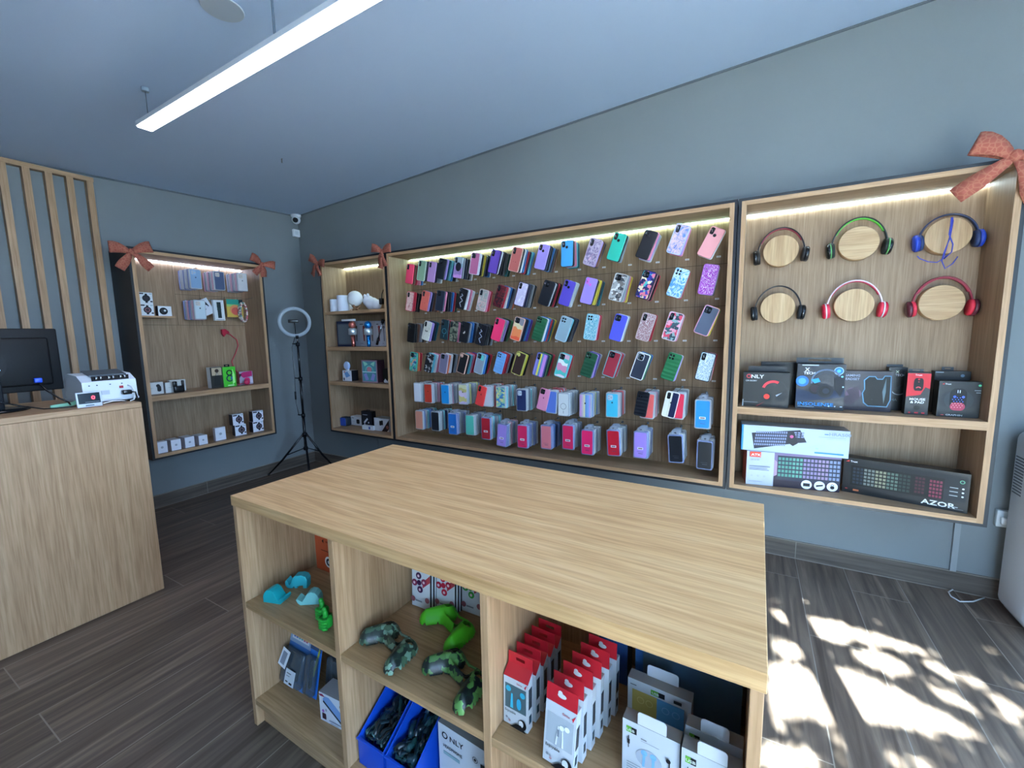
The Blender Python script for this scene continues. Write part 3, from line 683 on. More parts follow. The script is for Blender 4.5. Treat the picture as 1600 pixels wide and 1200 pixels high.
# (px, py, tilt, cutout, back material, rim, marks, behind codes, label words)
ROWS = [
 [(640.5, 428, 9, 'pill', '#ef4668', None, None, 'mrpb', 'coral red phone case with a dark camera strip'),
  (659, 423, 9, 'pill', '#8fb090', '#b9d2bd', None, 'nk', 'sage green phone case'),
  (675, 425, 9, 'pill', '#b48cc0', None, None, 'nsc', 'lilac pink phone case squeezed beside the sage green one'),
  (690, 420, 12, 'sq', '#101d26', None, None, 'ltabks', 'near-black teal phone case'),
  (716, 418, 8, 'pill', P_('wave', '#c58fd0', '#9a80b8', '#7f9aa8', '#9fb0b8'), None, ('bird', '#1c2130'), 'sndkc', 'grey and lilac phone case with a dark bird print'),
  (742, 412, 9, 'sq', '#c06a94', '#e3d3e0', None, 'wkydnbc', 'mauve phone case with a pale rim'),
  (773, 409, 12, 'pill', '#6a4bb5', '#2b2350', None, 'wkkdGtG', 'deep purple phone case'),
  (806, 405.5, 12, 'pill', P_('dots', '#c0655f', '#7a2f33'), '#d8b0a0', None, 'kwbrnab', 'dusty red phone case dotted with dark spots'),
  (847, 401.5, 12, 'pilldot', '#a38fdc', None, None, 'nkbdm', 'pale lilac phone case with a round sensor hole'),
  (886, 396, 1, 'pilldot', '#3f9fd8', None, None, 'kpat', 'sky blue phone case hanging straight'),
  (926, 394, 14, 'pill', P_('marble', '#8a7898', '#c9b8c8', '#6d5f86', '#e6c0d0'), '#b9a3b8', None, 'lmd', 'lilac and rose marbled phone case'),
  (963.5, 386, 14, 'pilldot', '#22b39b', None, None, 'ks', 'turquoise green phone case'),
  (1010.5, 382.5, 16, 'four', '#0f151d', None, None, 'plc', 'plain black phone case'),
  (1060, 374, 14, 'pill', P_('marble', '#5a86d8', '#a9a0d0', '#e8c8c0', '#4f74c4'), '#b8c4e4', None, 'lp', 'blue and cream marbled phone case'),
  (1111, 379, 19, 'pilldot', '#e59a9c', None, None, 'w', 'salmon pink phone case alone at the end')],
 [(641, 471, 9, 'pill', P_('marble', '#d89a98', '#e8c8bc', '#b96a6a'), '#b83a4c', None, 'rkk', 'pale rose phone case with a red edge'),
  (664, 470, 12, 'pill', P_('dots', '#dd6a5c', '#9a3a3a'), None, None, 'lnmmo', 'orange red phone case with dark dots'),
  (688, 470, 8, 'sq', '#252e3e', '#3c4a5c', None, 'pknbrG', 'slate black phone case'),
  (722, 467, 14, 'pill', '#12161d', None, ('zig', '#c8ccd6'), 'wpw', 'black phone case with a silver zigzag'),
  (754, 469, 12, 'pill', P_('marble', '#b0a8a2', '#8fa39a', '#d8b8b4', '#a68c86'), '#cdbdb9', None, 'pr', 'clear phone case with faded flowers'),
  (781, 463, 15, 'pill', P_('marble', '#181a20', '#7c1f2c', '#15181e', '#3a1822'), None, None, 'rwbnso', 'black and dark red mottled phone case'),
  (815, 460, 13, 'pill', P_('marble', '#e8e2f2', '#cfc4e2', '#f2eef6'), '#3a3252', None, 'ndsk', 'white marbled phone case with a dark camera strip'),
  (854, 458, 15, 'sq', '#0e1620', '#1d2832', None, 'ckrk', 'large black phone case with a shiny edge'),
  (886, 458, 14, 'pilldot', '#5548b8', None, None, 'cc', 'indigo phone case on a bare wire'),
  (920, 454.5, 12, 'pilldot', '#9c85dd', None, None, 'kyydt', 'lavender phone case with a pink camera patch'),
  (966, 449, 12, 'sq', P_('camo', '#3d3f44', '#a9a9a6', '#e2e0dc', '#77716c'), '#b9b9b8', None, 'sspy', 'grey patchwork phone case'),
  (1009, 445, 13, 'sq', P_('camo', '#2c2f8c', '#e07a8c', '#1d2258', '#4fb7b0', '#e8d8b0', '#3c3fa4'), '#1c2040', None, 'kpkr', 'indigo phone case with bright tropical leaves'),
  (1059, 442, 14, 'four', P_('marble', '#3d9fd0', '#d8ecf6', '#2d86c4', '#a9d8ec'), None, None, 'sr', 'bright blue phone case with white blossoms'),
  (1107, 437, 8, 'bigring', P_('glitter', '#8f2f9c', '#a94ab4'), '#a05ab0', None, 'sd', 'glittery purple phone case')],
 [(643, 520, 6, 'sq', '#0e1216', '#1c2224', None, 'kmsk', 'black phone case at the left end'),
  (667, 517, 13, 'pill', P_('marble', '#cfcfc0', '#e4e2d4'), None, ('fly', '#5b5a52'), 'lnt', 'cream phone case with a small bow print'),
  (695, 515, 8, 'pill', '#13303a', None, ('ringm', '#4fb0c0'), 'rp', 'dark teal phone case with a ring print'),
  (709, 518, 6, 'pill', P_('camo', '#1f2a26', '#66705f', '#2f4038', '#8a8a78'), None, None, 'pG', 'green camouflage phone case wedged on the left'),
  (726, 519, 10, 'pill', '#14181e', '#20262e', ('cat', '#e6e2d8'), 'sbnsn', 'black phone case with a tiny white cat'),
  (752, 523, 12, 'pill', '#12161f', '#20242c', ('zig', '#aab4cc'), 'kdks', 'black phone case with a pale zigzag, hanging low'),
  (778, 515, 14, 'pill', '#f23a70', None, None, 'slkg', 'hot pink phone case with a black camera window'),
  (809, 514, 13, 'sq', P_('wave', '#ea5c3c', '#ee8a56', '#e9dcae', '#8a8a94'), '#e0b0a0', None, 'knbv', 'orange and cream wave phone case'),
  (843, 514, 14, 'four', P_('puffer', '#1c5a3c'), None, None, 'wbrty', 'padded dark green phone case before a white one'),
  (881, 514, 14, 'four', '#8ea9b4', '#a7c0ca', None, 'akdn', 'grey blue phone case with four camera holes'),
  (924, 511, 7, 'four', P_('glitter', '#4f9fb8', '#8fd0dc'), '#8fc8d4', None, 'pr', 'glittery light blue phone case'),
  (966, 512, 12, 'sq', '#4f55c8', None, None, 'wc', 'cornflower blue phone case'),
  (1009, 511, 12, 'pill', P_('glitter', '#9a6a70', '#b8969a'), '#c8b0b0', None, 'mr', 'clear phone case with rose glitter'),
  (1051, 510, 12, 'pill', P_('camo', '#2f4650', '#d84a62', '#e8a0b4', '#3a5a64', '#8fb0b0'), '#d8c0c8', None, 'sp', 'phone case with red and pink blossoms'),
  (1104, 501, 16, 'sq', '#4a5468', '#d89ab0', None, 'ygo', 'slate glitter phone case with a pink rim')],
 [(646.5, 565, 6, 'sq', P_('camo', '#2a5a86', '#4fae94', '#78b8c0', '#d09a84', '#3f9f8a'), '#3fa98c', None, 'or', 'teal phone case with blue blossoms'),
  (670, 567, 12, 'four', P_('camo', '#10141c', '#20262e', '#12161c', '#a8a8a8'), None, None, 'awp', 'black phone case with a pale mountain print'),
  (693.5, 568, 9, 'sq', '#7c7890', '#b8a4b0', None, 'owks', 'grey violet phone case'),
  (723, 568, 13, 'bigring', '#161b20', '#e0b09c', None, 'kaprv', 'black phone case with a peach outline'),
  (750, 568, 12, 'sq', '#8d98a6', '#9fc0cc', ('slide', '#5fc4c0'), 'bkr', 'grey phone case with an aqua camera slide'),
  (781, 567, 13, 'four', P_('puffer', '#6fa6dc'), None, None, 'rrsk', 'padded light blue phone case'),
  (811, 568, 14, 'bigring', '#3f2e2a', '#c9c46a', None, 'yk', 'brown phone case with a yellow outline'),
  (844, 570, 12, 'pill', P_('vstripe', '#8f86d0', '#6f78b8', '#e4e05a', '#5f88b0', '#c88ad8', '#c88ad8'), '#5a5f9c', None, 'ngGr', 'striped phone case in lilac, yellow and pink'),
  (879, 571, 12, 'sq', P_('wave', '#ecd4de', '#4fb8b0', '#d88fae', '#eef2f0', '#4fb8b0', '#d9a8bc'), '#5fc0b8', None, 'ar', 'teal, white and pink wave phone case'),
  (920, 570, 13, 'four', P_('puffer', '#1d5038'), None, None, 'lvs', 'padded bottle green phone case before a lilac one'),
  (956, 569, 13, 'sq', '#9c2c3c', '#6fb4b4', None, 'rrs', 'dark red phone case with an aqua rim'),
  (1000, 572, 13, 'window', '#2c3444', '#eef0f2', None, 'gnb', 'charcoal phone case with a white rim'),
  (1049, 573, 13, 'four', P_('puffer', '#1f6a40'), None, None, 'ls', 'padded leaf green phone case, widest of its row'),
  (1102, 573, 9, 'pill', P_('glitter', '#8aa4b4', '#c4d4dc'), '#1c2128', None, 'spr', 'clear sparkling phone case with a black top')]]
LOOSE = [0]
def nicks(row):
    out = []
    base = [w.replace('boxed ', '').split('phone case')[0].strip() for w in row]
    for w, b_ in zip(row, base):
        tail = w.split('phone case', 1)[1].split(',')[0].strip()
        out.append((b_+' one') if b_ and base.count(b_) == 1 else ((b_+' ' if b_ else '')+'one '+tail).strip())
    return out
def loose_case(label, group, loc, tilt, mat, yaw=0, sc=1):
    o = bpy.data.objects.new('phone_case', CASE_ME); COL.objects.link(o); relink(o, [mat, mat])
    o.location = loc; o.rotation_euler = (0, tilt, yaw); o.scale = (sc, 1, sc); LOOSE[0] += 1
    return tag(o, label, 'phone case', group)
def front_case(rown, x, z, y, tilt, cut, back, rim, mark, label, sc=1):
    o = loose_case(label, 'loose phone cases hanging on the hooks', (x, y, z), tilt, smat(back), 0, sc)
    dark = '#0c0f14'
    if cut == 'bigring': child(CUT[cut], 'camera_cutout', o, [smat(rim), CHROME])
    elif label.startswith('lavender'): child(CUT[cut], 'camera_cutout', o, [M('#d86ad0', .3), CHROME])
    elif cut == 'window': child(CUT[cut], 'camera_ring', o, [M('#eef0f2', .3), CHROME]); child(CUT['sq'], 'camera_cutout', o, [BLACKG, M('#4a525c', .2)]).location = (.003, -.001, -.002)
    else: child(CUT[cut], 'camera_cutout', o)
    if rim: child(RIM_ME, 'rim', o, [smat(rim)])
    if mark:
        if mark[0] == 'zig': child(ZZ_ME, 'zigzag_print', o, [M(mark[1], .3)])
        else: child(MK[mark[0]], 'printed_mark', o, [M(mark[1], .35)])
    return o
def hook(x, z, label, wall='far', y=-.0185):
    o = bpy.data.objects.new('display_hook', HOOK_ME); COL.objects.link(o)
    if wall == 'far': o.location = (x, y, z)
    else: o.location = (.0185, x, z); o.rotation_euler = (0, 0, PI/2)
    return tag(o, label, 'hook', 'metal display hooks on the cabinet backs')
rj = random.Random(3)
for ri, row in enumerate(ROWS):
    nk_ = nicks([r[-1] for r in row])
    for ci, (px, py, tilt, cut, back, rim, mark, beh, words) in enumerate(row):
        x, z = AY(px, py, FYC); tl = math.radians(tilt*1.4); sc = 1.06 if ci > 5 else 1.0
        col = (x-1.608)/.1803
        hx = 1.608+.1803*(min(13, max(0, round(col-.5)))+.5)
        lab = '%s, %s' % (words, ROWN[ri])
        front_case(ri, x, z, FYC, tl, cut, back, rim, mark, lab, sc)
        # hook passes through the camera hole at the upper left of the cases
        ox, oz = -.5*CW+.018, .5*CH-.026
        hxw, hzw = x+ox*math.cos(tl)+oz*math.sin(tl), z-ox*math.sin(tl)+oz*math.cos(tl)
        hook(hxw, hzw, 'metal hook of the %s, %s' % (nk_[ci], ROWN[ri]))
        n = len(beh); sp = min(.032, .185/max(1, n))
        for k, c in enumerate(beh):
            nm, hx_ = CC[c]; tt = tl+rj.uniform(-.06, .05); yy = FYC+CT+.002+sp*(k+.4)
            o = loose_case('%s case, %s behind the %s, %s' % (nm, ORD[k+1], nk_[ci], ROWN[ri]), 'loose phone cases hanging on the hooks',
                       (hxw-(ox*math.cos(tt)+oz*math.sin(tt))+rj.uniform(-.001, .003), yy, hzw+ox*math.sin(tt)-oz*math.cos(tt)+rj.uniform(-.004, .001)), tt, M(hx_, .4), 0, sc)
            if c in 'cw' and k == n-1: o.scale = (1.03*sc, 1, 1.02*sc)
        if words.startswith('lilac pink') or words.startswith('green camou'): continue
        st = child(STK_ME, 'price_sticker', bp_big); st.location = (hx+.035-1.5395, .2643, gz[ri]+.045-ZB if ri < 4 else 0)
# ---- boxed cases
CLEAR = M('#a6aebb', .22, 0, 0, .6); CLEARW = M('#babfc4', .3, 0, 0, .85); LAV = M('#93a0cb', .25, 0, 0, .75)
def pack_mesh(w, h, th):
    mb = MB(); mb.prism(rrect(w, h, .010, 4), -th/2, th/2, 0, bev=.003); return mb.mesh('boxed_phone_case', [CLEAR])
def tab_mesh(w, h):
    mb = MB(); a = rrect(.044, .030, .008, 4, 0, h/2+.010); mb.prism(a, -.001, .001); mb.prism(circ(0, h/2+.012, .007, 12, .004), -.0016, .0016, 1); return mb.mesh('hang_tab', [CLEAR, M('#4a5058')])
PK = {'s': (pack_mesh(.088, .166, .016), None), 't': (pack_mesh(.090, .178, .017), tab_mesh(.09, .178))}
PH = {'s': (.088, .166), 't': (.090, .178)}
def insert_mesh(k):
    w, h = PH[k]; mb = MB(); mb.prism(rrect(w-.014, h-.014, .009, 4), -.0098, -.0086, 0); return mb.mesh('case_insert', [WHITE])
IN = {k: insert_mesh(k) for k in PH}
LB = MB(); LB.box(-.018, .018, -.0106, -.0100, -.030, -.015); LB.box(-.013, .013, -.0109, -.0106, -.026, -.019, 1); LB_ME = LB.mesh('white_label', [WHITE, M('#7c5a64')])
FT = MB(); FT.box(-.012, .016, -.0103, -.0100, -.058, -.055); FT.box(-.020, .018, -.0103, -.0100, -.046, -.0445); FT_ME = FT.mesh('printed_mark', [M('#4a4a58')])
# (px, py, type, insert material, logo colour, label sticker, tilt, n behind, behind tints, words, has loose front)
R5 = [(653.5, 613, 's', '#d8dbe2', None, 0, 0, 3, 'w', 'plain white boxed phone case at the left end'),
 (670, 614.5, 's', '#c8402f', '#5a1c18', 0, 0, 5, 'wwpc', 'rust red boxed phone case'),
 (696.5, 616, 's', '#1f93d6', '#134a78', 0, 0, 7, 'wpcw', 'bright blue boxed phone case'),
 (724, 616, 's', P_('wave', '#c9b8d8', '#c9c07a', '#d8c4dc', '#b9b070', '#cfd0a8'), '#54503a', 0, 0, 7, 'wycw', 'boxed phone case with mauve and yellow waves'),
 (762, 619, 's', '#c9ced6', None, 0, 0, 6, 'wrcw', 'clear boxed phone case with pink edge'),
 (783, 620.6, 's', P_('camo', '#2f74a8', '#a8cf9a', '#dcd890', '#3f86c0', '#8cc0a8'), None, 0, 0, 7, 'awcw', 'boxed phone case with blue and yellow camouflage'),
 (815.6, 625, 's', '#1c2c58', '#0e1838', 0, 0, 6, 'wcaw', 'navy boxed phone case'),
 (862, 628, 's', '#5a7ac8', None, 0, 3, 6, 'wrcr', 'blue boxed phone case under the pink one'),
 (881, 632, 's', '#d6dad8', None, 0, 0, 7, 'wwcw', 'clear boxed phone case with a grey ring'),
 (915, 634, 's', P_('vstripe', '#d090cc', '#c8b8c8', '#ddd8a8', '#6f98cc', '#7fa8d8', '#b0a0d8'), '#1c1c22', 0, 0, 7, 'bwwy', 'pastel striped boxed phone case'),
 (957, 633, 's', '#45bcd8', '#1c4a5c', 0, 0, 6, 'wwcr', 'aqua boxed phone case'),
 (1012, 634, 's', '#e0605c', None, 0, 3, 4, 'wpcw', 'coral boxed phone case under the padded black one'),
 (1058, 634, 's', '#d8304c', None, 0, 3, 4, 'wwcw', 'crimson boxed phone case under the navy and white one'),
 (1098, 646, 't', '#1f86d6', None, 1, 0, 4, 'wc', 'tall blue boxed phone case with a hang tab')]
R6 = [(656, 656, 's', '#d8937c', None, 0, 0, 7, 'lwab', 'peach boxed phone case'),
 (681, 658, 's', '#1c2129', None, 0, 0, 7, 'wcan', 'black boxed phone case in a white tray'),
 (708, 661.5, 't', '#2070c0', None, 1, 0, 6, 'lwc', 'blue boxed phone case with a white label'),
 (735, 664, 's', '#5cc4b0', None, 0, 0, 7, 'wwcl', 'mint green boxed phone case'),
 (760, 668.5, 't', '#b01f30', None, 1, 0, 6, 'wac', 'deep red boxed phone case, fifth from the left'),
 (785, 679, 't', '#9f86d4', None, 1, 5, 7, 'lwpc', 'lavender boxed phone case leaning to the left'),
 (817, 681, 't', '#e02a60', None, 1, 0, 6, 'llw', 'raspberry boxed phone case left of the salmon one'),
 (854, 682, 't', '#dd7c88', None, 0, 0, 5, 'lbn', 'salmon pink boxed phone case'),
 (888, 682, 't', '#d82a5c', None, 1, 0, 4, 'swc', 'raspberry boxed phone case right of the salmon one'),
 (918, 690, 't', '#ee2a6a', None, 1, 0, 6, 'wwc', 'hot pink boxed phone case, widest pink one'),
 (959, 691, 't', '#c81f34', None, 1, -3, 6, 'wwc', 'bright red boxed phone case with a tilted label'),
 (1001, 694, 't', '#a88ade', None, 1, 0, 5, 'lwc', 'lilac boxed phone case hanging straight'),
 (1056, 700, 't', '#0d131c', None, 0, -4, 4, 'wwc', 'black boxed phone case leaning in a clear tray'),
 (1101, 710, 't', '#0c121a', None, 0, 0, 4, 'wwc', 'black boxed phone case in the right corner')]
TINT = {'w': CLEARW, 'c': CLEAR, 'l': LAV, 'p': M('#d8a8b8', .3, 0, 0, .8), 'a': M('#7fc4cc', .3), 'b': M('#6f96d0', .3, 0, 0, .85), 'r': M('#c85a60', .35), 'y': M('#cfd08a', .35), 'n': M('#1d2a4c', .35), 's': M('#9aa2b4', .35, 0, 0, .8)}
TN = {'w': 'milky', 'c': 'clear', 'l': 'lavender-tinted', 'p': 'pink-tinted', 'a': 'aqua', 'b': 'blue', 'r': 'red', 'y': 'yellow', 'n': 'navy', 's': 'greyish'}
for ri, row in ((4, R5), (5, R6)):
    nk_ = nicks([r[-1] for r in row])
    for ci, (px, py, ty, ins, logo, lab, tilt, nb, tints, words) in enumerate(row):
        x, z = AY(px, py, FYC); me, tab = PK[ty]; w, h = PH[ty]; tl = math.radians(tilt)
        if ty == 't': z -= .004
        def pack(loc, tt, mat, label):
            o = bpy.data.objects.new('boxed_phone_case', me); COL.objects.link(o); relink(o, [mat]); o.location = loc; o.rotation_euler = (0, tt, 0)
            return tag(o, label, 'boxed phone case', 'boxed phone cases on the lower hooks')
        f = pack((x, FYC, z), tl, CLEARW if ri == 4 else (LAV if ty == 't' else CLEARW), '%s, %s' % (words, ROWN[ri]))
        child(IN[ty], 'case_insert', f, [smat(ins)])
        if tab: child(tab, 'hang_tab', f)
        if lab: child(LB_ME, 'white_label', f)
        if lab or ty == 't': child(FT_ME, 'printed_mark', f)
        if logo: child(MK['apple'], 'printed_mark', f, [M(logo, .4)]).location = (0, -.0046, .006)
        if words.startswith('clear boxed phone case with a grey'): child(MK['ringm'], 'printed_mark', f, [M('#5d6468', .4)]).location = (0, -.0046, 0)
        if ins in ('#1c2c58', '#45bcd8'): child(CUT['sq'], 'camera_cutout', f, [M('#c2ced8', .3), CLEARW]).location = (.002, -.0045, -.004)
        hook(x, z+h/2+(.012 if tab else .006), 'metal hook of the boxed %s, %s' % (nk_[ci], ROWN[ri]))
        for k in range(nb):
            c = tints[k % len(tints)]; tt = tl*.4+rj.uniform(-.03, .03)
            b_ = pack((x+rj.uniform(-.002, .004), FYC+.0185+(.185/max(nb, 1))*k*.93, z+rj.uniform(-.004, .004)+(.003 if tilt else 0)), tt, TINT[c], '%s boxed case, %s behind the %s, %s' % (TN[c], ORD[k+1], nk_[ci], ROWN[ri]))
            if tab and k < 3: child(tab, 'hang_tab', b_)
# loose cases hung in front of boxed ones
for px, py, tilt, cut, back, rim, mark, words in (
  (752, 618.5, 15, 'pill', '#ee4444', None, ('apple', '#8a1c1c'), 'coral red phone case tilted over boxed ones'),
  (849.4, 624, 14, 'sq', '#e28fb0', None, ('apple', '#9c4a6c'), 'candy pink phone case tilted over boxed ones'),
  (1003, 631, 9, 'four', P_('puffer', '#121720'), None, None, 'padded black phone case over a coral boxed one'),
  (1048, 632, 11, 'pill', P_('vstripe', '#e2e0d0', '#e2e0d0', '#dcd8c4', '#1c2448', '#1c2448', '#1c2448'), '#e6e2dc', ('apple', '#1c1c22'), 'white and navy striped phone case')):
    x, z = AY(px, py, FYC-.015); front_case(4, x, z, FYC-.0175, math.radians(tilt), cut, back, rim, mark, words+', fifth row', 1.0)
# headphone band hung behind the boxes in the fifth row
x, z = AY(681, 599, -.12); mb = MB(); mb.ribbon([(x+.055*math.cos(a)*1.4, -.12, z-.01+.018*math.sin(a)) for a in [PI*k/10 for k in range(11)]], Vector((0, .02, 0)), .003)
tag(mb.obj('pink_strap', M('#d8405a', .4)), 'pink strap arched over the boxed cases in the fifth row', 'strap')

# ================================================================== HEADPHONES ON THEIR DISCS
DISCC = [(4.397, 1.837), (4.745, 1.839), (5.088, 1.835), (4.397, 1.517), (4.745, 1.517), (5.089, 1.513)]
for i, (x, z) in enumerate(DISCC):
    mb = MB(); Q = Matrix.Translation((x-4.183, .265, z-ZB)) @ Matrix.Rotation(PI/2, 4, 'X')
    mb.lathe([(.078, 0), (.086, .002), (.086, .052), (.084, .054)], 40, T=Q)
    mb.obj('display_disc', wood(['z', 'x', 'z', 'z', 'z', 'x'][i], ('#b8966e', '#c5a47c', '#d0b18a')), c_right)
def headphone(i, label, band, lining, cup, pad, trim=None, rx=.116, rz=.126, cz=-.018, tiltR=0, cuph=.041, grey=False):
    x, z = DISCC[i]; t = thing('headphone', label, 'headphones', (x, -.066, z), (0, 0, 0), 'headphones hung around round oak discs')
    A = [PI*(.02+.96*k/22) for k in range(23)]
    mb = MB(); mb.ribbon([(rx*.98*math.cos(a), 0, cz+(rz-cz)*math.sin(a)) for a in A], Vector((0, .024, 0)), .006)
    mb.obj('headband', M(band, .35), t)
    if lining:
        A2 = [PI*(.16+.68*k/16) for k in range(17)]
        mb = MB(); mb.ribbon([((rx*.98-.004)*math.cos(a), 0, cz+(rz-cz-.006)*math.sin(a)) for a in A2], Vector((0, .022, 0)), .005)
        mb.obj('band_lining', M(lining, .5), t)
    for sg in (-1, 1):
        Q = Matrix.Translation((sg*rx, 0, cz-.010)) @ Matrix.Rotation(math.radians(sg*6+(tiltR if sg > 0 else 0)), 4, 'Y') @ Matrix.Rotation(PI/2*-sg, 4, 'Y')
        mb = MB(); mb.lathe([(.001, -.018), (cuph*.8, -.018), (cuph, -.012), (cuph, .000), (cuph*.92, .001)], 24, T=Q)
        cupo = mb.obj('ear_cup', M(cup, .25), t)
        mb = MB(); mb.lathe([(cuph*.94, .001), (cuph*.98, .008), (cuph*.9, .016), (cuph*.5, .018), (.001, .014)], 24, T=Q); mb.obj('ear_pad', M(pad, .55), t)
        if trim: mb = MB(); mb.lathe([(cuph*1.02, -.004), (cuph*1.03, -.001), (cuph*1.0, .002)], 24, T=Q); mb.obj('trim_ring', M(trim, .3), t)
        mb = MB(); mb.bbox(sg*rx*.985-.004, sg*rx*.985+.004, -.008, .008, cz-.005, cz+.030, .002); mb.obj('slider', CHROME if i < 2 else M(band, .3), t)
    return t
headphone(0, 'black headphones with a dark red lined band, top row nearest the phone cases', '#191418', '#8f2f3c', '#15161a', '#24201f')
headphone(1, 'black headphones with a bright green band lining and thin green cup lines', '#10201f', '#58b83a', '#0f1719', '#16201f', '#5a9c5c', rx=.118, rz=.130)
hb = headphone(2, 'wired headphones in blue with a loose blue cable over the disc', '#18284c', None, '#2346b8', '#18305c', '#1d3aa0', rx=.108, rz=.100, cz=-.014, tiltR=-8)
wp = [AY(px, py, -.135) for px, py in ((1433, 400), (1437, 404), (1450, 409), (1464, 410), (1474, 404), (1478, 390), (1484, 370), (1487, 342))]
hx0, hz0 = DISCC[2]
def cord(mb, pp, r, y=-.069): mb.tube([(a-hx0, y, b_-hz0) for a, b_ in pp], r, 6)
mb = MB(); cord(mb, wp, .0022); cord(mb, [AY(px, py, -.135) for px, py in ((1496, 401), (1488, 412), (1476, 420), (1471, 408), (1474, 396), (1484, 372), (1489, 344))], .0022, -.073)
cord(mb, [AY(px, py, -.135) for px, py in ((1488, 342), (1482, 366), (1488, 382), (1486, 394), (1474, 405), (1478, 400))], .0025, -.076)
cord(mb, [AY(px, py, -.135) for px, py in ((1487, 340), (1486, 352), (1484, 362))], .0048, -.073); mb.obj('cable', M('#3342b0', .4), hb)
headphone(3, 'slim all-black headphones below the dark red lined pair', '#1a1b1e', None, '#10151b', '#181f28', rx=.116, rz=.124)
headphone(4, 'white and red striped headphones, middle of the lower row', '#e6d3da', '#b8304a', '#c81f3c', '#d8324c', '#f0e4e8', rx=.120, rz=.130)
headphone(5, 'dull red headphones with a grey outer cup, lower row right', '#8a2638', '#a02c40', '#5d2632', '#c8243c', None, rx=.112, rz=.126)

# ================================================================== BOXES IN THE HEADPHONE CABINET
def fit(pl, pr, pyb, pyt, y, z0):
    x0 = AY(pl, pyb, y)[0]; x1 = AY(pr, pyb, y)[0]; h = AY((pl+pr)/2, pyt, y)[1]-z0
    return x0, x1-x0, h
def cbox(name, label, cat, pl, pr, pyb, pyt, y, z0, d, **kw):
    x0, w, h = fit(pl, pr, pyb, pyt, y, z0)
    return carton(name, label, cat, (x0, y, z0), w, d, h, **kw)
ZR, ZL = .962+.0005, ZB+.038+.0008
hp = lambda cx, cy, R, c1, c2: [('arc', cx, cy+.03, R, R*.86, 0, 180, c1), ('c', cx-.0, cy, .001, c1)]
cbox('headset_box', 'black headset box with white and red brand word, left end of the upper shelf', 'box', 1159.5, 1231.5, 636, 582, -.235, ZR, .075, front='#23282d', top='#14181c', side='#1a1e22',
    arts=[('t', 'NLY', .175, .83, .105, '#e8eaec', 'l', 1.2), ('ring', .12, .885, .062, .036, '#c8404a'), ('t', 'GM-860MV', .05, .735, .045, '#aeb4b8'),
          ('arc', .69, .47, .33, .29, 10, 175, '#3a3f46'), ('arc', .66, .50, .28, .21, 60, 165, '#e0404a'), ('c', .52, .30, .15, '#2f343b'), ('c', .53, .31, .075, '#e04438'), ('c', .84, .32, .14, '#30363e'), ('p', [(.72, .36), (.86, .44), (.74, .32)], '#aab4c0'),
          ('r', 0, 0, .02, .20, '#aab4bc'), ('r', .03, .12, .34, .14, '#6a7076'), ('p', [(.3, .02), (.5, .16), (.33, .02)], '#a03034')], tab=(.1, .95, .03, '#14181c', False, .95))
cbox('headset_box', 'dark box mostly hidden between the two leftmost headset boxes', 'box', 1186, 1250, 632, 566, -.10, ZR, .06, front='#161c22', arts=[('arc', .75, .5, .22, .2, 0, 180, '#46505a')])
cbox('headset_box', 'tall dark blue glowing headset box with a blue round seal', 'box', 1242, 1317.5, 639, 569, -.215, ZR, .085, front='#0e1c33', side='#0b1220', top='#0d131c', tab=(.0, 1, .030, '#0e141c', True, .95),
    arts=[('c', .12, .62, .12, '#2a6fc0'), ('c', .12, .62, .07, '#5aa6ec'), ('p', [(0, .15), (1, .30), (1, .5), (.5, .35), (0, .45)], '#173a68'), ('r', .1, .965, .45, .985, '#c8d4e0'),
          ('t', 'X', .16, .84, .085, '#e8eef4'), ('t', 'TECH', .14, .775, .055, '#e8eef4', 'l', 1.1), ('c', .86, .86, .085, '#a8c8e0'), ('c', .86, .86, .07, '#1f6cc0'), ('c', .86, .86, .035, '#58b4ea'),
          ('arc', .62, .62, .28, .245, -10, 190, '#5c6e86'), ('arc', .60, .60, .22, .20, 0, 180, '#3a4a62'), ('c', .40, .46, .12, '#0b0f18'), ('c', .40, .46, .085, '#3a2a3c'), ('c', .60, .42, .15, '#222c3c'), ('c', .60, .42, .11, '#10161f'), ('c', .62, .42, .06, '#33445c'),
          ('p', [(.78, .7), (.95, .78), (1, .55), (.92, .3), (.8, .45)], '#111c2e'), ('c', .93, .74, .02, '#7ad0ff'), ('c', .96, .52, .015, '#bfe4ff'), ('p', [(.3, .66), (.45, .7), (.5, .62), (.38, .58)], '#2f9ad8'),
          ('t', 'INSOLENSE', .05, .085, .075, '#1f86d8', 'l', 1.25), ('r', .05, .055, .4, .065, '#8fb0c8'), ('c', .70, .09, .015, '#c8d8e4'), ('c', .82, .09, .015, '#c8d8e4'), ('r', .92, .08, .97, .1, '#c8d8e4')])
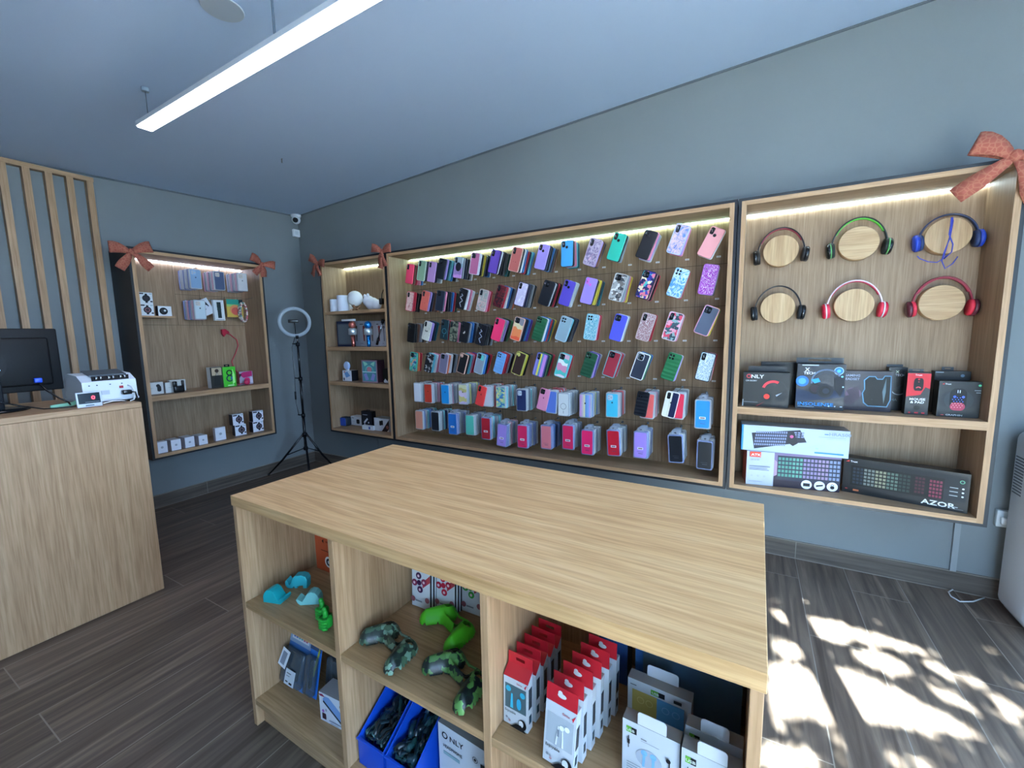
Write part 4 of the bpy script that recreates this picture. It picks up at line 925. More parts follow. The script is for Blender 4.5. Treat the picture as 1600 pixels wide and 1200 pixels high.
cbox('headset_box', 'purple grey gaming headset box with a notched display window', 'box', 1316, 1391, 646, 580, -.165, ZR, .08, front='#3c3a4c', side='#2a2838', top='#343044',
    arts=[('r', 0, 0, 1, .10, '#474050'), ('c', .2, .42, .16, '#6a5468'), ('c', .12, .26, .12, '#54455a'), ('p', [(.05, .5), (.3, .62), (.35, .3), (.2, .2)], '#5f4c62'), ('t', 'GAMING', -.02, .86, .06, '#9aa4bc'), ('t', 'HEADSET', -.05, .77, .06, '#9aa4bc'),
          ('p', [(.42, .20), (.38, .45), (.42, .55), (.40, .78), (.50, .88), (.64, .88), (.68, .82), (.78, .82), (.82, .90), (.96, .90), (.98, .3), (.92, .12), (.52, .12)], '#5a8cac'),
          ('p', [(.445, .22), (.405, .45), (.445, .55), (.425, .77), (.51, .86), (.63, .86), (.67, .80), (.79, .80), (.83, .88), (.945, .88), (.96, .3), (.905, .14), (.53, .14)], '#0a1014'),
          ('p', [(.84, .2), (.80, .5), (.86, .84), (.87, .5)], '#5c7078'), ('c', .6, .3, .02, '#2a3a40')])
cbox('headset_box', 'slim black headset box behind, right of the notched window box', 'box', 1384, 1413, 638, 574, -.085, ZR, .06, front='#141c24',
    arts=[('t', 'TECH', .35, .80, .05, '#c8d0d8'), ('t', 'X', .36, .87, .06, '#c8d0b8'), ('arc', .6, .5, .14, .12, 200, 380, '#8a96a4'), ('p', [(.3, .5), (.8, .62), (.5, .45)], '#3a4854'), ('t', 'THA', .05, .22, .06, '#59656f')], tab=(.0, .9, .012, '#121a20', False, .9))
cbox('mouse_box', 'narrow red and black mouse and pad box', 'box', 1412.5, 1449, 649, 582, -.195, ZR, .05, front='#26292f', side='#14171b', top='#1b1e23', tab=(.15, .8, .014, '#23272d', True, .9),
    arts=[('p', [(0, .98), (1, .98), (1, .62), (.8, .66), (.62, .48), (.45, .46), (.12, .44), (0, .42)], '#c42a34'), ('p', rrect(.42, .30, .1, 4, .5, .72), '#15171c'), ('c', .5, .84, .018, '#c42a34'), ('c', .5, .78, .014, '#8a3038'), ('arc', .5, .62, .05, .03, 20, 160, '#e0505a'),
          ('t', 'Trust', .32, .925, .04, '#f0e4e4'), ('t', 'MOUSE', .5, .345, .055, '#eceef0', 'c', 1.15), ('t', '& PAD', .5, .275, .055, '#eceef0', 'c', 1.15), ('c', .5, .17, .055, '#0d0f12'), ('c', .2, .05, .02, '#c83440'), ('r', .42, .035, .58, .065, '#c83440'), ('r', .72, .035, .85, .065, '#c83440')])
cbox('mouse_box', 'large dark box standing behind the perforated mouse picture box', 'box', 1455, 1511, 640, 580, -.085, ZR, .05, front='#15202a', tab=(.28, .62, .018, '#141c24', True, .9), arts=[('c', .78, .9, .035, '#56708a'), ('r', .02, .96, .25, .985, '#8a98a6')])
cbox('mouse_box', 'square dark box with a glowing perforated mouse picture, right end', 'box', 1462.5, 1529, 651, 596, -.20, ZR, .06, front='#2b3238', side='#1a1f24', top='#20262b',
    arts=[('c', .5, .5, .36, '#39424a', .75), ('c', .5, .48, .30, '#4a555c', .9), ('p', rrect(.40, .62, .16, 5, .48, .50), '#10131c'), ('p', rrect(.36, .22, .12, 5, .48, .30), '#b0445c'), ('r', .45, .68, .47, .76, '#cfd8e8'), ('r', .50, .68, .52, .76, '#cfd8e8')]
    + [('c', .34+.07*k+(.035 if j % 2 else 0), .28+.055*j, .012, '#e8a0a8' if j < 3 else '#5a78e8') for j in range(6) for k in range(4)] + [('c', .38, .58, .03, '#4a68f0'), ('c', .58, .58, .03, '#4a68f0'),
       ('t', 'GRAPHIN', .20, .045, .045, '#b8c0c6', 'l', 1.3), ('t', 'Trust', .12, .91, .04, '#d8dde0'), ('p', [(.05, .92), (.1, .95), (.1, .91)], '#d84040'), ('r', .82, .76, .97, .78, '#8a949c'), ('r', .86, .70, .97, .72, '#8a949c'), ('c', .93, .91, .03, '#5ac08a'), ('r', .08, .05, .15, .07, '#c05050')])
x0, w, h = fit(1165.5, 1315, 763, 708, -.215, ZL)
kh = AY(1165, 704, -.245)[1]-ZL
mp = M('#5a4a6a', .4)
carton('keyboard_box', 'white and violet backlit keyboard box with three round icons, under the flat white box', 'box', (AY(1165, 756, -.245)[0], -.245, ZL), .452, .13, kh, math.radians(9), front='#b2bac9', side='#b85a4a', top='#aab0c0',
    arts=[('r', .305, 0, 1, 1, '#4c3f5e'), ('p', [(.305, .6), (1, .75), (1, 1), (.305, 1)], '#7c6c8e'), ('p', [(.305, .3), (.45, .5), (.305, .8)], '#a58aa0'), ('r', .34, .22, 1, .93, '#4a5268'), ('kb', .345, .30, .995, .90, 5, 17, ['#4c8478', '#5a9484', '#86789a', '#94809c', '#7c88a4']),
          ('r', .305, 0, 1, .20, '#3b3048'), ('c', .66, .14, .13, '#e8e9f0'), ('c', .795, .14, .13, '#e8e9f0'), ('c', .925, .14, .13, '#e8e9f0'), ('r', .625, .09, .695, .18, '#2a2c38'), ('p', [(.76, .10), (.83, .14), (.83, .18), (.76, .15)], '#2a2c38'), ('c', .925, .12, .05, '#3a3c48'), ('arc', .925, .17, .04, .025, 0, 180, '#3a3c48'),
          ('r', .03, .84, .155, .995, '#e04a38'), ('t', 'ATK', .045, .875, .07, '#f4ecec', 'l', 1.3), ('t', 'GK-6100', .04, .74, .045, '#8a90a0'), ('r', .03, .555, .26, .58, '#7c8494'), ('r', .03, .50, .23, .52, '#8a92a2'), ('r', .03, .455, .25, .475, '#7c8494'), ('r', .03, .10, .18, .12, '#a0a6b4'), ('c', .06, .28, .03, '#aab0be'), ('c', .13, .28, .03, '#aab0be'), ('c', .20, .28, .03, '#aab0be')])
carton('keyboard_box', 'flat white keyboard and mouse box with blue ends, resting on the violet one', 'box', (AY(1158, 697, -.235)[0], -.228, ZL+kh+.0006), .505, .125, .148, math.radians(4), front='#b3c0d0', side='#2a7cc8', top='#9aa6b4',
    arts=[('r', 0, 0, .018, 1, '#2f86cc'), ('p', [(.10, .70), (.56, .93), (.625, .48), (.52, .42), (.48, .38), (.13, .08)], '#32374e'), ('kb', .125, .20, .43, .80, 5, 15, ['#7e88a8'], 1), ('kb', .50, .62, .60, .86, 3, 3, ['#7e88a8'], .2), ('p', [(.44, .45), (.48, .82), (.51, .80), (.545, .42), (.50, .30)], '#232638'), ('c', .485, .66, .06, '#c05a8c'),
          ('t', 'HRA500', .82, .80, .11, '#8a9aac', 'l', 1.25), ('r', .78, .82, .815, .85, '#4a7ab0'), ('r', .73, .72, .965, .735, '#98a8b8'), ('r', .80, .66, .965, .675, '#a8b6c4'), ('r', .70, .10, .955, .15, '#3c8ec8'), ('c', .72, .28, .05, '#a8c0d8', .6), ('p', [(.55, .2), (.75, .42), (.76, .41), (.57, .19)], '#b4c4d4')])
ax0 = hit(1315, 767, 2, ZL); ax1 = hit(1511, 803, 2, ZL)
aw = math.hypot(ax1.x-ax0.x, ax1.y-ax0.y); arz = math.atan2(ax1.y-ax0.y, ax1.x-ax0.x)
carton('keyboard_box', 'long dark keyboard box set aslant at the right of the bottom shelf', 'box', (ax0.x, ax0.y, ZL), aw, .075, .193, arz, front='#262c32', side='#161a1e', top='#191e23',
    arts=[('r', .02, .60, .98, .93, '#2d343b'), ('r', .07, .24, .82, .80, '#171b20'), ('kb', .085, .27, .57, .76, 5, 15, ['#34485c', '#6a726e', '#84856f', '#54685e', '#405a54']), ('kb', .60, .30, .68, .76, 5, 3, ['#6c3444']), ('kb', .71, .26, .81, .74, 5, 4, ['#7c3448']), ('r', .82, .25, .98, .55, '#3c464e'),
          ('t', 'AZOR', .66, .075, .125, '#e6eaec', 'l', 1.3), ('t', 'Trust', .06, .885, .05, '#d8dde0'), ('p', [(.02, .89), (.05, .94), (.05, .89)], '#d84040'), ('c', .945, .78, .045, '#6ab08c'), ('c', .945, .78, .03, '#3a4a58'), ('r', .86, .60, .92, .62, '#a8b0b4'), ('c', .955, .61, .022, '#e0e4e6'), ('r', .86, .50, .92, .52, '#a8b0b4'), ('c', .955, .51, .022, '#e0e4e6'), ('r', .86, .40, .92, .42, '#a8b0b4'), ('c', .955, .41, .022, '#e0e4e6'),
          ('r', .86, .11, .93, .13, '#aab0b4'), ('r', .86, .07, .97, .08, '#7a8286'), ('r', .10, .08, .15, .13, '#b86a44'), ('c', .04, .12, .03, '#a03c3c', .5)])

# ================================================================== NARROW CABINET
zs = [1.632+.0005, 1.300+.0005, .968+.0005, ZL]
def smallx(px, py, y): return AY(px, py, y)[0]
for nm, lab, px0, px1, pt, r_ in (('candle', 'short white cylinder candle at the left of the top bay', 518.5, 529.5, 468, 1), ('candle', 'taller white cylinder candle beside the short one', 530, 543, 462, 1)):
    y = -.228; xa, xb = smallx(px0, 480, y), smallx(px1, 480, y); h = AY(px0+4, pt, y)[1]-zs[0]; r = (xb-xa)/2*.93
    mb = MB(); mb.lathe([(r*.96, 0), (r, .003), (r, h-.004), (r*.94, h), (r*.86, h), (r*.84, h-.004), (.001, h-.005)], 28)
    t = thing(nm, lab, 'candle', ((xa+xb)/2, y+(0 if r_ else 0), zs[0]), (0, 0, 0), 'white candles in the narrow cabinet'); mb.obj('wax_body', M('#dfe5ef', .5), t)
    mb = MB(); mb.cyl((0, 0, h-.006), (0, 0, h+.004), .0015, 6); mb.obj('wick', M('#b9b4a8', .8), t)
t = thing('moon_lamp', 'round white moon lamp resting on a small wooden cradle', 'lamp', (smallx(555.5, 478, -.20), -.20, zs[0]))
R = .088*.95; cz0 = AY(554.5, 466.5, -.20)[1]-zs[0]
mb = MB(); mb.ball((0, 0, cz0), min(cz0*.74, .070), n=20); mo = mb.obj('globe', paint('moon_white', '#e4e6e6', .06, .6), t)
mb = MB(); rr = .05; top = cz0*.45
for a in (0, 120, 240):
    c, s = math.cos(math.radians(a)), math.sin(math.radians(a)); mb.ribbon([(c*.05, s*.05, .007), (c*.02, s*.02, top*.35), (-c*.02, -s*.02, top*.5), (-c*.045, -s*.045, top)], Vector((-s*.012, c*.012, 0)), .006)
mb.obj('wooden_cradle', M('#b98a66', .6), t)
def blob(label, px, py, y, prm, nm='night_lamp'):
    x = smallx(px, py, y); t = thing(nm, label, 'night lamp', (x, y, zs[0]))
    mb = MB()
    for c, r in prm: mb.ball(c, r, n=14)
    mb.obj('silicone_body', M('#e3e6f0', .45), t); return t
t = blob('soft white rounded night lamp shaped like a lying animal', 582, 480, -.15, [((.0, 0, .060), (.075, .055, .058)), ((-.045, 0, .085), (.055, .05, .052)), ((.06, -.005, .05), (.045, .045, .048))])
mb = MB(); mb.ball((-.03, -.02, .135), (.016, .012, .02), n=8); mb.ball((-.07, -.02, .13), (.016, .012, .02), n=8); mb.obj('ear', M('#e3e6f0', .45), t)
blob('small white round night lamp peeking out behind the moon lamp', 544.5, 478, -.10, [((0, 0, .045), (.045, .04, .045)), ((0, 0, .10), (.036, .034, .036))])
# bay 2
y = -.12
t = cbox('tablet_box', 'dark blue framed flat box leaning at the left of the second bay', 'box', 528, 552, 541, 502, -.205, zs[1], .03, front='#1f3468', side='#1a2a50', arts=[('r', .06, .08, .96, .90, '#525d68'), ('r', .10, .12, .92, .86, '#5e6973')])
x, z = AY(533, 501, -.205); y = -.205
t = thing('white_case', 'flat white case lying on top of the dark blue framed box', 'case', (x, y+.002, zs[1]+fit(528, 552, 541, 502, -.205, zs[1])[2]+.0006)); mb = MB(); mb.bbox(0, .17, 0, .028, 0, .020, .004); mb.obj('case_body', WHITE, t)
xs = [553.5, 563, 576, 589, 598, 604.0]
mic = ['#6a5a50', '#8a4038', '#7a6a60', '#9a3c3c', '#5c5860']
for k in range(5):
    cbox('microphone_box', ['white microphone box behind the rose gold microphone', 'white microphone box directly right of the rose gold microphone', 'white microphone box behind the blue microphone', 'white microphone box right of the blue microphone', 'white microphone box at the cabinet side'][k], 'box', xs[k], xs[k+1]-.4, 541, 501.5, -.09-.002*k, zs[1], .055, front='#b9b8bf', side='#a8a7b0',
        arts=[('c', .55, .76, .06, mic[k]), ('p', [(.42, .72), (.68, .72), (.62, .2), (.48, .2)], mic[k]), ('r', .08, .86, .5, .89, '#55555c'), ('r', .05, .1, .4, .12, '#8a8a92')], group='white microphone boxes in a row')
for lab, px, cm, ch in (('rose gold karaoke microphone standing in front of the boxes', 552.3, '#b8685c', '#d8988c'), ('bright blue karaoke microphone standing in front of the boxes', 576.5, '#1d74b8', '#2a9ad8')):
    yy = -.250; x = smallx(px, 540, yy); h = AY(px, 502, yy)[1]-zs[1]; t = thing('microphone', lab, 'microphone', (x, yy, zs[1]), (0, 0, 0), 'karaoke microphones')
    mb = MB(); mb.lathe([(.014, 0), (.016, .004), (.019, h*.5), (.018, h*.5)], 20); mb.obj('handle', M(cm, .2, .8), t)
    mb = MB(); mb.lathe([(.026, h*.46), (.038, h*.48), (.038, h*.70), (.028, h*.73)], 24); mb.obj('speaker_collar', M('#c2ccd2', .3, .6), t)
    mb = MB(); mb.ball((0, 0, h*.86), (.033, .033, h*.145), n=14); mb.obj('mesh_head', M(cm, .35, .6), t)
def onY(l, y): return [(AY(px, py, y)[0], y, AY(px, py, y)[1]) for px, py in l]
t = thing('selfie_stick', 'silver selfie stick with black ends leaning in the second bay', 'selfie stick', (0, 0, 0)); q = onY([(598.5, 500), (589, 538.5)], -.19)
a_, b_ = Vector(q[0]), Vector(q[1]); b_.z = max(b_.z, zs[1]+.007); t.location = b_; d_ = a_-b_
mb = MB(); mb.cyl(d_*.25, d_*.92, .006); mb.obj('tube', M('#b9bfc6', .25, .9), t); mb = MB(); mb.cyl((0, 0, 0), d_*.28, .011); mb.obj('grip', BLACKG, t); mb = MB(); mb.cyl(d_*.88, d_*1.02, .014); mb.obj('phone_holder', BLACKG, t)
t = thing('car_phone_holder', 'small black phone holder hanging at the right side of the top bay', 'phone holder', (0, 0, 0)); q = onY([(596.5, 470), (598.5, 447)], -.19); t.location = q[0]
mb = MB(); mb.bbox(-.018, .014, -.02, .02, -.032, .022, .006); mb.obj('clamp', BLACKG, t); mb = MB(); mb.tube([(0, 0, .02), (.006, 0, .06), (.008, .02, .10), (.008, .155, .105)], .004, 6); mb.obj('arm', BLACKG, t)
# bay 3
t = cbox('webcam_box', 'small white and black box with a blue picture in the third bay', 'box', 536, 550, 596.3, 579, -.21, zs[2], .08, front='#d4dae4', side='#1c2230', arts=[('p', [(.2, .75), (.55, .9), (.85, .5), (.4, .3)], '#6a9cd0'), ('p', [(.1, .8), (.3, .95), (.35, .8)], '#c87a70'), ('r', .1, .05, .22, .3, '#2a2a34')])
x, z = AY(540.5, 571.5, -.21)
t = thing('clip_ring_light', 'round light blue clip-on lamp on top of the small white box', 'lamp', (x, -.20, z)); 
Q = Matrix.Rotation(PI/2, 4, 'X'); mb = MB(); mb.lathe([(.020, -.014), (.036, -.012), (.042, 0), (.036, .008), (.022, .009)], 24, T=Q); mb.obj('ring_body', M('#b6cdf0', .35), t); mb = MB(); mb.lathe([(.001, .006), (.022, .007)], 24, T=Q); mb.obj('lens_face', M('#3f7cc8', .3), t)
mb = MB(); mb.bbox(-.006, .016, -.003, .014, -.056, -.028, .002); mb.obj('clip', WHITE, t)
cbox('cat_headphone_box', 'pink and teal cat-ear headphone box in the third bay', 'box', 566.5, 590.5, 597.5, 563, -.215, zs[2], .09, front='#9c7c90', side='#5c3a46', top='#6a4450',
    arts=[('r', .05, .05, .93, .95, '#4f8f98'), ('p', [(.1, .95), (.2, .72), (.42, .82), (.3, .9)], '#8fd0b8'), ('p', [(.88, .95), (.8, .72), (.58, .82), (.7, .9)], '#8fd0b8'), ('c', .5, .60, .15, '#c8808c'), ('arc', .5, .5, .26, .21, 0, 180, '#6cc0b8'), ('p', [(.12, .35), (.3, .42), (.45, .12), (.25, .08)], '#8a8cc8'), ('p', [(.88, .35), (.7, .42), (.55, .12), (.75, .08)], '#8a8cc8'), ('r', .05, .45, .93, .49, '#b8dce0')])
cbox('black_box', 'black box with white scribble print at the cabinet side, third bay', 'box', 599, 607.5, 598, 576, -.20, zs[2], .07, front='#14171c', arts=[('p', [(.1, .12), (.4, .3), (.8, .1), (.95, .3), (.9, .02), (.2, .02)], '#c8ccd4')])
# bay 4
t = thing('bluetooth_speaker', 'small cube-shaped blue speaker on the bottom of the narrow cabinet', 'speaker', (smallx(534.5, 665, -.18), -.20, zs[3]))
mb = MB(); mb.bbox(0, .082, 0, .075, .002, .092, .014, seg=3); mb.obj('speaker_body', M('#16222f', .5), t); mb = MB(); mb.prism(rrect(.074, .082, .013, 4, .041, .047), -.002, .004); mb.obj('speaker_grille', M('#1f46a0', .6), t)
t = cbox('adapter_box', 'tiny white box standing behind the blue speaker', 'box', 541, 546, 656, 648.5, -.06, zs[3], .03, front='#c9ccd2')
cbox('earbud_box', 'white earbud box between blue speaker and black box', 'box', 549, 565, 665, 651, -.105, zs[3], .08, front='#c8ccd2', side='#b0b4ba', arts=[('p', rrect(.3, .5, .1, 4, .68, .45), '#30343c'), ('r', .08, .78, .3, .84, '#4a4c54'), ('r', .1, .4, .35, .43, '#9aa0a8')])
cbox('earphone_box', 'tall black box with white earphone picture and hang tab', 'box', 565.5, 581.5, 665, 643, -.16, zs[3]+.0, .05, front='#1a1e2a', side='#12151c', tab=(.35, .65, .014, '#1a1e2a', True, .5), arts=[('p', [(.2, .35), (.55, .62), (.65, .55), (.3, .28)], '#c8ccd4'), ('c', .68, .35, .05, '#c8ccd4'), ('c', .3, .25, .04, '#c8ccd4'), ('r', .15, .78, .6, .81, '#a8acb8')])
cbox('cable_box', 'low white box lying in front of the tall black one', 'box', 566, 583, 671, 665.3, -.205, zs[3], .03, front='#cfd2d8', arts=[('r', .6, .2, .75, .8, '#35509a')])
cbox('earbud_box', 'wide white and dark earbud box at the cabinet side, bottom bay', 'box', 585.5, 608.5, 675, 654, -.185, zs[3], .10, front='#c9d0d8', side='#a9adb4', top='#8f9a98', arts=[('p', [(.5, 0), (1, .95), (1, 0)], '#4a3a38'), ('p', rrect(.12, .38, .05, 4, .42, .62), '#22262e'), ('p', rrect(.12, .38, .05, 4, .54, .66), '#22262e'), ('c', .88, .35, .14, '#8a5a50'), ('p', [(.85, 0), (1, .25), (1, 0)], '#c8b8a8')])

# ================================================================== LEFT CABINET (on the left wall, fronts face +x)
def lbox(name, label, cat, pl, pr, pyb, pyt, x, z0, d, yaw=0, **kw):
    y0 = AX(pl, pyb, x)[0]; y1 = AX(pr, pyb, x)[0]; h = AX((pl+pr)/2, pyt, x)[1]-z0
    return carton(name, label, cat, (x, y0, z0), y1-y0, d, h, rz=PI/2+yaw, **kw)
ZS = .9725; ZB2 = .479+.038+.0008
wa = lambda c='#2c2f3c', f='#7a6470': [('c', .58, .5, .29, c), ('r', .50, .10, .66, .90, c), ('c', .58, .5, .19, f), ('c', .58, .5, .13, '#4a4450'), ('r', .04, .84, .42, .95, '#1c1e28'), ('r', .82, .16, .97, .28, '#2a2c36'), ('r', .78, .86, .95, .92, '#7fa0a4'), ('r', .06, .5, .3, .53, '#b0b4ba')]
zsh = 1.5845; xw = .20
y0, zt_ = AX(214.5, 457, xw)
for k, (pt, pb, lab) in enumerate(((475, 493.5, 'white smartwatch box standing on the small upper shelf, lower of the two'), (457, 475, 'white smartwatch box, upper of the two on the small upper shelf'))):
    ya = AX(216, 480, xw)[0]; yb_ = AX(240, 480, xw)[0]; hh = (AX(228, 457, xw)[1]-zsh)/2
    carton('smartwatch_box', lab, 'box', (xw, ya, zsh+k*(hh+.0005)), yb_-ya, .05, hh-.0005, PI/2, front='#d3d8dc', side='#b8bcc2', arts=wa('#2c2f3c', '#3a3c48' if k else '#8a5a62'))
lbox('smartwatch_box', 'small dark box with white front and black watch, right end of the small shelf', 'box', 248, 269, 494, 478.5, .185, zsh, .045, yaw=0, front='#d8dade', side='#2a2434', top='#2a2434', arts=[('c', .4, .5, .36, '#20242e', 1), ('c', .4, .5, .2, '#4a505c'), ('c', .5, .55, .1, '#c8ccd0'), ('r', .72, .52, .9, .55, '#a8acb4')])
# hanging packs
for k, (px, py, fc, tint, cnt, lab, cc_) in enumerate(((305, 436, '#7f9fc0', 'lww', 7, 'light blue boxed phone case in the accessory cabinet', '#3a4a68'), (342, 439, '#48597a', 'pwc', 7, 'slate blue boxed phone case in the accessory cabinet', '#38507a'),
        (378, 441, '#c8c6c8', 'pws', 6, 'off-white boxed phone case in the accessory cabinet', '#6a6c70'), (312, 484, '#bccbd2', 'pwl', 6, 'pale boxed phone case, lower left of the accessory cabinet hooks', '#2c3038'))):
    x = .235; y, z = AX(px, py, x)
    def pk(loc, mat, label, me=PK['s'][0]):
        o = bpy.data.objects.new('boxed_phone_case', me); COL.objects.link(o); relink(o, [mat]); o.location = loc; o.rotation_euler = (0, 0, PI/2); o.scale = (1.0, 1, .97); return tag(o, label, 'boxed phone case', 'boxed phone cases in the accessory cabinet')
    f = pk((x, y, z), CLEARW, lab); child(IN['s'], 'case_insert', f, [M(fc, .4)]); child(MK['apple'], 'printed_mark', f, [M(cc_, .4)]).location = (0, -.0046, .0)
    child(CUT['sq'], 'camera_cutout', f, [M('#c8b8a8' if k != 0 else '#8fb0d0', .3), CLEARW]).location = (.002, -.0045, -.004)
    hook(y, z+.085, 'metal hook holding the %s ones in the accessory cabinet' % lab.split(' boxed')[0], 'left')
    for j in range(cnt): pk((x-.0185-.17/cnt*j, y+rj.uniform(-.003, .001), z+rj.uniform(-.003, .002)), TINT[tint[j % 3]], '%s boxed case, %s behind the %s in the accessory cabinet' % (TN[tint[j % 3]], ORD[j+1], lab.split(' in the')[0].split(',')[0].replace(' phone', '').replace('boxed case', 'one')))
x = .19
for k, (px, py, rl, lab, arts, fr) in enumerate(((329, 482, .45, 'white card with dark picture behind the watch strap box', [('p', [(.2, .3), (.8, .5), (.7, .8), (.2, .6)], '#2c3452'), ('c', .5, .5, .12, '#c8ccd8')], '#cfd2d8'), (343, 485, .06, 'white box with a dark green watch strap hanging in the middle', [('r', .3, .62, .7, .9, '#2c4a4c'), ('p', rrect(.4, .14, .04, 3, .5, .55), '#3c5c5c'), ('r', .32, .12, .68, .5, '#2c4a4c'), ('r', .1, .02, .9, .05, '#8a8e94')], '#d3d8da'))):
    y, z = AX(px, py, x+.03*k); w_, h_ = (.085, .135) if k == 0 else (.082, .175)
    t = thing('watch_strap_box', lab, 'box', (x+.03*k, y-w_/2, z-h_/2), (0, -rl*(1 if k == 0 else .3), PI/2))
    for q in ([0] if k == 0 else [0]): mb = MB(); mb.box(0, w_, 0, .03 if k else .01, 0, h_); mb.obj('carton', M(fr, .4), t)
    art_parts(t, w_, h_, arts)
y, z = AX(335, 468, .10); hook(y, z, 'metal hook holding the watch strap box', 'left')
y, z = AX(378, 468, .10); hook(y, z, 'metal hook holding the colourful straps', 'left')
y, z = AX(368, 481, .12); t = thing('strap_pack', 'square pack shading from green to orange hanging at the right', 'pack', (.12, y-.075, z-.085), (0, 0, PI/2))
mb = MB(); mb.box(0, .14, 0, .006, 0, .16); mb.obj('card', M('#c8a84a', .4), t); art_parts(t, .14, .16, [('r', 0, .72, .9, 1, '#2f9c88'), ('r', 0, .60, .9, .72, '#8fc070'), ('c', .5, .42, .28, '#d88a5c'), ('c', .52, .34, .22, '#c85a50'), ('r', .75, .6, 1, 1, '#26404a')])
y, z = AX(380, 488, .16); mb = MB()
for k in range(3): mb.tube([((.02*k-.02)*math.cos(a), .012*k, .085*math.sin(a)) for a in [2*PI*i/20 for i in range(20)]], .006, 6, closed=True, T=Matrix.Diagonal((.45, 1, 1, 1)) if False else None)
mb = MB()
for k in range(3): mb.tube([((.035+.004*k)*math.cos(a)*.8, .010*k-.01, .085*math.sin(a)) for a in [2*PI*i/24 for i in range(24)]], .0085, 6, closed=True)
tag(mb.obj('beaded_strap', P_('camo', '#b0525a', '#d8ccc0', '#4f8f84', '#7a5a5c', '#e0d4c8'), None, (.16, y, z), (0, 0, PI/2)), 'patterned pink, white and green beaded strap loop at the right', 'strap')
# red clip lamp with curly cord
t = thing('clip_lamp', 'small red lamp with a wavy cable stuck to the cabinet back', 'lamp', (0, 0, 0)); pts = [Vector((.03, *AX(px, py, .03))) for px, py in ((352, 520), (360, 523), (370, 531), (372, 540), (368, 552), (362, 565), (367, 578), (375, 586), (379, 590))]
pts[-1].x = .1; pts[-2].x = .06; t.location = pts[0]; L0 = pts[0]
mb = MB(); mb.tube([p-L0 for p in pts], .0045, 8); mb.obj('cable', M('#c23a44', .4), t)
mb = MB(); mb.prism([(-.035, .03), (-.01, .035), (.02, .012), (.028, -.004), (.0, -.006), (-.022, -.035), (-.036, -.01)], 0, .028, T=Matrix.Translation((.053-L0.x, 0, 0)) @ Matrix.Rotation(PI/2, 4, 'Z')); mb.obj('lamp_head', M('#a82038', .35), t)
# bay 2
lbox('earbud_box', 'white earbud box lying at the left end of the middle shelf', 'box', 232, 256.5, 615, 597.5, .21, ZS, .05, front='#c9cac8', side='#aeb0b2', arts=[('p', rrect(.26, .5, .12, 4, .72, .45), '#3a3e46'), ('c', .66, .7, .14, '#3a3e46'), ('r', .08, .5, .3, .53, '#a0a4a8')])
lbox('earbud_box', 'white earbud box behind the black charging case', 'box', 259.5, 284, 615, 597, .215, ZS, .03, front='#ced2d0', side='#b0b2b4', arts=[('r', .2, .5, .4, .53, '#a0a4a8')])
lbox('earbud_box', 'taller white box at the back behind the black charging case', 'box', 266, 291, 608, 593.5, .15, ZS, .04, front='#c4c6c6', side='#b0b2b4')
y0, z = AX(279, 612, .262)
t = thing('charging_case', 'black rubber charging case with raised lid on the middle shelf', 'charging case', (.262, y0, ZS), (0, 0, PI/2))
mb = MB(); mb.bbox(-.032, .042, -.014, .014, 0, .055, .010, seg=3); mb.obj('case_body', BLACKG, t); mb = MB(); mb.bbox(-.034, -.006, -.012, .012, .045, .092, .006, seg=2); mb.bbox(.026, .042, -.010, .010, .045, .096, .005); mb.obj('lid', BLACKG, t)
lbox('phone_stand_box', 'white box with a dark portrait picture standing on the middle shelf', 'box', 331, 349.5, 607.5, 573.5, .235, ZS, .06, front='#4a4844', side='#c8cacb', top='#c2bfb8', arts=[('r', .12, .60, .95, .97, '#b8a488'), ('c', .55, .82, .09, '#6a4c3c'), ('p', [(.3, .5), (.55, .78), (.8, .5), (.8, .1), (.25, .1)], '#3a3c3c'), ('p', [(.42, .6), (.55, .75), (.7, .6)], '#a89c8c')])
lbox('green_box', 'shiny bright green earphone box with a black hang tab', 'box', 350.5, 370, 604, 573, .25, ZS, .045, front='#4fc23c', side='#5a9a4c', top='#8fc07c', tab=(.2, .62, .022, '#1c2224', True, .3), rough=.2, arts=[('ring', .5, .70, .15, .09, '#1f4a30'), ('ring', .5, .42, .17, .11, '#2c5a6c'), ('c', .68, .42, .08, '#3c6c8c'), ('p', [(.7, .1), (.9, .2), (.9, .6), (.75, .9)], '#a8f08c'), ('r', .3, .04, .8, .09, '#c8f0b8')])
t = lbox('cable_pack', 'pink and grey cable pack lying at the right end of the middle shelf', 'box', 375, 396, 600.5, 580, .20, ZS, .02, front='#a8a4b4', side='#b0305c', top='#b03868', arts=[('p', [(0, .8), (.3, .95), (.95, 1), (.95, .6), (.3, .5)], '#c02c6c'), ('p', [(0, .5), (.2, .8), (0, .85)], '#4a4458'), ('c', .55, .3, .22, '#e02c70'), ('c', .55, .3, .08, '#a02050'), ('p', [(.75, .1), (.98, .1), (.98, .5), (.8, .6)], '#c8c4d4')])
y, z = AX(384, 601, .27); mb = MB(); mb.tube([(.27-.02*k, y-.06+.022*k, ZS+.010+.002*math.sin(k)) for k in range(6)], .004, 6); mb.ball((.265, y+.015, ZS+.025), (.022, .026, .024), 0, n=10)
tag(mb.obj('pink_cable', M('#c82c58', .35)), 'pink cable ending in a round hot pink plug before the pink pack', 'cable')
